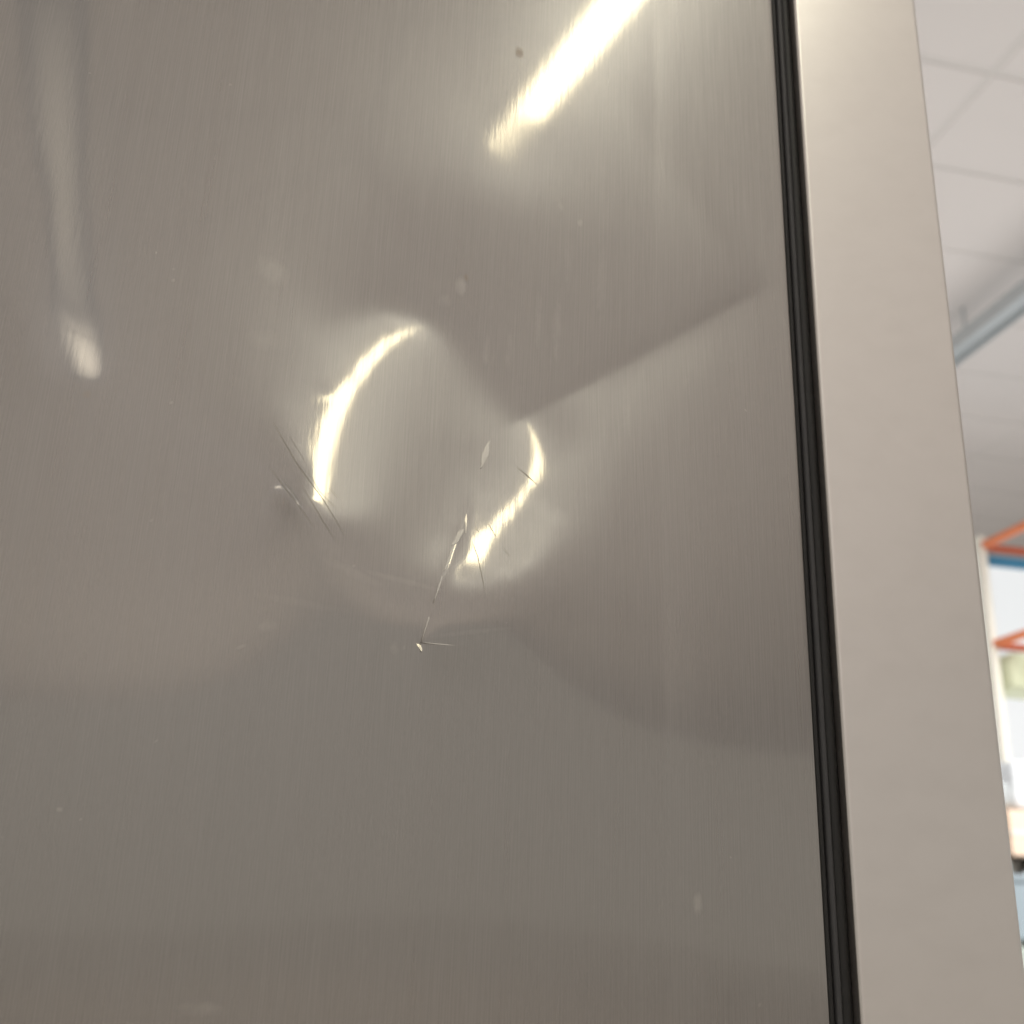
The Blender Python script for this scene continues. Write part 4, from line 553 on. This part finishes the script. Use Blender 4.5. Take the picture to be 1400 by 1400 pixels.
# small facets buckled up along the crease, each turned so that it catches the lamp
def facet(p0, p1, wpx, sl, tl, label=None):
    pc = ((p0[0] + p1[0]) / 2, (p0[1] + p1[1]) / 2)
    P = on_panel(*pc); x, z = P[0], P[2]; y = float(height(np.array([x]), np.array([z]))[0]); P = np.array([x, y, z])
    T = mirror_hit(*(L0 + LD * sl + LT * tl))
    a = CAM - P; a /= np.linalg.norm(a); b = T - P; b /= np.linalg.norm(b); n = a + b
    gx, gz = -n[0] / n[1], -n[2] / n[1]
    A_, B_ = on_panel(*p0), on_panel(*p1); d = np.array([B_[0] - A_[0], B_[2] - A_[2]]); L = np.hypot(*d); d /= L
    nn = np.array([-d[1], d[0]]); w_ = wpx * 0.43 / F * 1.15
    ring = []
    rnd = random.Random(int(p0[0]))
    for k in range(24):
        t = 2 * math.pi * k / 24
        if k % 3 == 0: jig = rnd.uniform(.55, 1.15)
        u = math.cos(t) * L / 2; v = math.sin(t) * w_ / 2 * abs(math.sin(t)) ** .6 * jig + math.sin(math.cos(t) * 2.2) * w_ * .22
        ring.append((d[0] * u + nn[0] * v, d[1] * u + nn[1] * v))
    top = [(x + q[0], y + gx * q[0] + gz * q[1] - 0.0002, z + q[1]) for q in ring]
    low = [(x + q[0] * 1.06, float(height(np.array([x + q[0] * 1.06]), np.array([z + q[1] * 1.06]))[0]) + 0.0003, z + q[1] * 1.06) for q in ring]
    vs = top + low; fs = [tuple(range(24))] + [(k, 24 + k, 24 + (k + 1) % 24, (k + 1) % 24) for k in range(24)]
    m_ = bpy.data.meshes.new('crease_facet'); m_.from_pydata(vs, [], fs); m_.update()
    bm = bmesh.new(); bm.from_mesh(m_); bmesh.ops.recalc_face_normals(bm, faces=bm.faces)
    if bm.faces[0].normal.y > 0: bmesh.ops.reverse_faces(bm, faces=bm.faces)
    bm.to_mesh(m_); bm.free()
    link('crease_facet', m_, M['steel'], panel)
for a in (((674, 598), (657, 637), 8, 40, 40), ((638, 703), (634, 732), 3, 60, 22), ((635, 726), (614, 748), 7, 40, 36), ((622, 744), (603, 786), 4, 60, 44),
          ((608, 776), (588, 830), 1.8, 60, 62), ((593, 820), (571, 884), 1.5, 60, 70), ((567, 880), (572, 897), 4.5, 60, 18), ((573, 884), (625, 889), 1.3, 60, 85)):
    facet(*a)

# ------------------------------------------------------------------ what stands beyond the freezer door
# galvanised conduits slung under the ceiling
def conduit(px0, px1, zrel, w_, label):
    # runs along y; zrel = height above the camera
    d0 = ray(*px0); X = d0[0] / d0[2] * zrel
    ya = d0[1] / d0[2] * zrel - .43
    t = empty('cable_tray', (X, ya, 1.5 + zrel)); tag(t, label, 'cable tray')
    bm = bmesh.new(); box_bm(bm, (-w_ / 2, -4.5, 0), (w_ / 2, 2.5, .05), .004, 1); link('tray', mesh_from(bm, 'tray'), M['galv'], t)
    for s in (-1, 1):
        bm = bmesh.new(); box_bm(bm, (s * w_ / 2 - .006, -4.5, -.03), (s * w_ / 2 + .006, 2.5, .055), .002, 1); link('side_rail', mesh_from(bm, 'side_rail'), M['galv'], t)
    for k in range(5):
        bm = bmesh.new(); box_bm(bm, (-.006, -4 + 1.5 * k, .05), (.006, -3.988 + 1.5 * k, 3.4 - zrel), 0); link('hanger', mesh_from(bm, 'hanger'), M['galv'], t)
conduit((1400, 410), (1310, 480), 3.15, 0.13, 'grey blue cable tray hanging under the tiled ceiling')

RY = 5.0; RX = 0.742 * RY
def rz(px, py): 
    d = ray(px, py); return 1.5 + d[2] / d[1] * RY
rack = empty('pallet_rack', (RX, RY - .43, 0))
tag(rack, 'orange and blue pallet rack behind the freezer door at the right edge', 'rack')
def rbox(name, lo, hi, mat, par=rack, bevel=.004):
    bm = bmesh.new(); box_bm(bm, lo, hi, bevel, 1); return link(name, mesh_from(bm, name), mat, par)
for y in (0, -1.3):
    rbox('upright', (-.05, y - .03, 0), (-.012, y + .03, 3.50 if y == 0 else 3.5), M['cream'])
    rbox('upright', (2.65, y - .03, 0), (2.71, y + .03, 3.50), M['cream'])
zt = rz(1375, 752); zl = rz(1375, 884)
for z, m_ in ((zt, 'redor'), (zl, 'redor')):
    rbox('cross_beam', (-.01, -.02, z - .018), (2.65, .02, z + .018), M[m_])
    rbox('side_beam', (-.045, -1.27, z - .015), (-.005, -.03, z + .02), M['orange'])
rbox('cross_beam', (-.01, .025, zt - .085), (2.65, .06, zt - .03), M['blue'])
zs_ = rz(1395, 1182)
rbox('shelf', (-.01, -1.3, zs_ - .03), (2.65, .03, zs_ + .012), M['dark'])
# added glowing pane standing in for the bright white wall behind the rack
WY = 6.2 - .43
def at(px, py, Y): return at_depth(px, py, Y)
wt = 1.5 + (ray(1375, 768)[2] / ray(1375, 768)[1]) * 6.2 + .02
pane_root = empty('glow_pane', (4.0, WY, 0)); tag(pane_root, 'large added glowing pane standing in for the bright wall behind the orange rack', 'glow_pane')
def wbox(name, lo, hi, mat, bevel=.004):
    bm = bmesh.new(); box_bm(bm, lo, hi, bevel, 1); return link(name, mesh_from(bm, name), mat, pane_root)
wbox('pane', (-.6, 0, .9), (3.0, .02, wt), M['glow_pane'])
wbox('frame', (-.6, -.03, wt), (3.0, .05, wt + .06), M['galv'])
wbox('frame', (-.6, -.03, .84), (3.0, .05, .9), M['galv'])
wbox('frame', (-.66, -.03, .84), (-.6, .05, wt + .06), M['galv'])
part_wall = box('partition_wall', (3.3, WY + .06, 0), (9, WY + .12, wt + .08), M['wall']); tag(part_wall, 'low grey partition wall holding the added glowing pane', 'wall')
# goods on the rack
def goods(px0, py0, px1, py1, Y, depth, mat, name, label, cat, bevel=.01, ext=.5):
    a = at(px0, py1, Y); b = at(px1, py0, Y)
    o = empty(name, (a[0], a[1], a[2])); tag(o, label, cat)
    bm = bmesh.new(); box_bm(bm, (0, 0, 0), (b[0] - a[0] + ext, depth, b[2] - a[2]), bevel, 2)
    link('shell', mesh_from(bm, name), mat, o)
    return o, b[0] - a[0] + ext, b[2] - a[2]
o, W, Hh_ = goods(1386, 1108, 1402, 1171, 4.7, .4, M['peach'], 'carton', 'peach coloured carton on the dark shelf of the rack', 'box')
bm = bmesh.new(); box_bm(bm, (-.002, -.003, Hh_ * .45), (W, .001, Hh_ * .56)); link('tape', mesh_from(bm, 'tape'), M['cream'], o)
o, W, Hh_ = goods(1391, 1196, 1404, 1285, 4.6, .5, M['greyblue'], 'storage_tub', 'blue grey storage tub under the dark rack shelf', 'tub')
bm = bmesh.new(); box_bm(bm, (-.012, -.012, Hh_ - .03), (W, .3, Hh_ + .0), .004); link('lid', mesh_from(bm, 'lid'), M['greyblue'], o)
o, W, Hh_ = goods(1398, 1296, 1408, 1392, 4.5, .5, M['pale'], 'plastic_crate', 'pale green plastic crate below the blue grey tub', 'crate')
o, W, Hh_ = goods(1388, 892, 1404, 940, 4.9, .3, M['green'], 'sack', 'green printed sack on the rack under the lower orange beam', 'sack', .03)
o, W, Hh_ = goods(1372, 1070, 1384, 1100, 4.8, .2, M['galv'], 'tin', 'small grey tin beside the peach carton', 'tin', .01, 0)
o, W, Hh_ = goods(1392, 1040, 1406, 1104, 4.85, .2, M['film'], 'wrapped_bundle', 'pale blue film wrapped bundle behind the peach carton', 'bundle', .02)
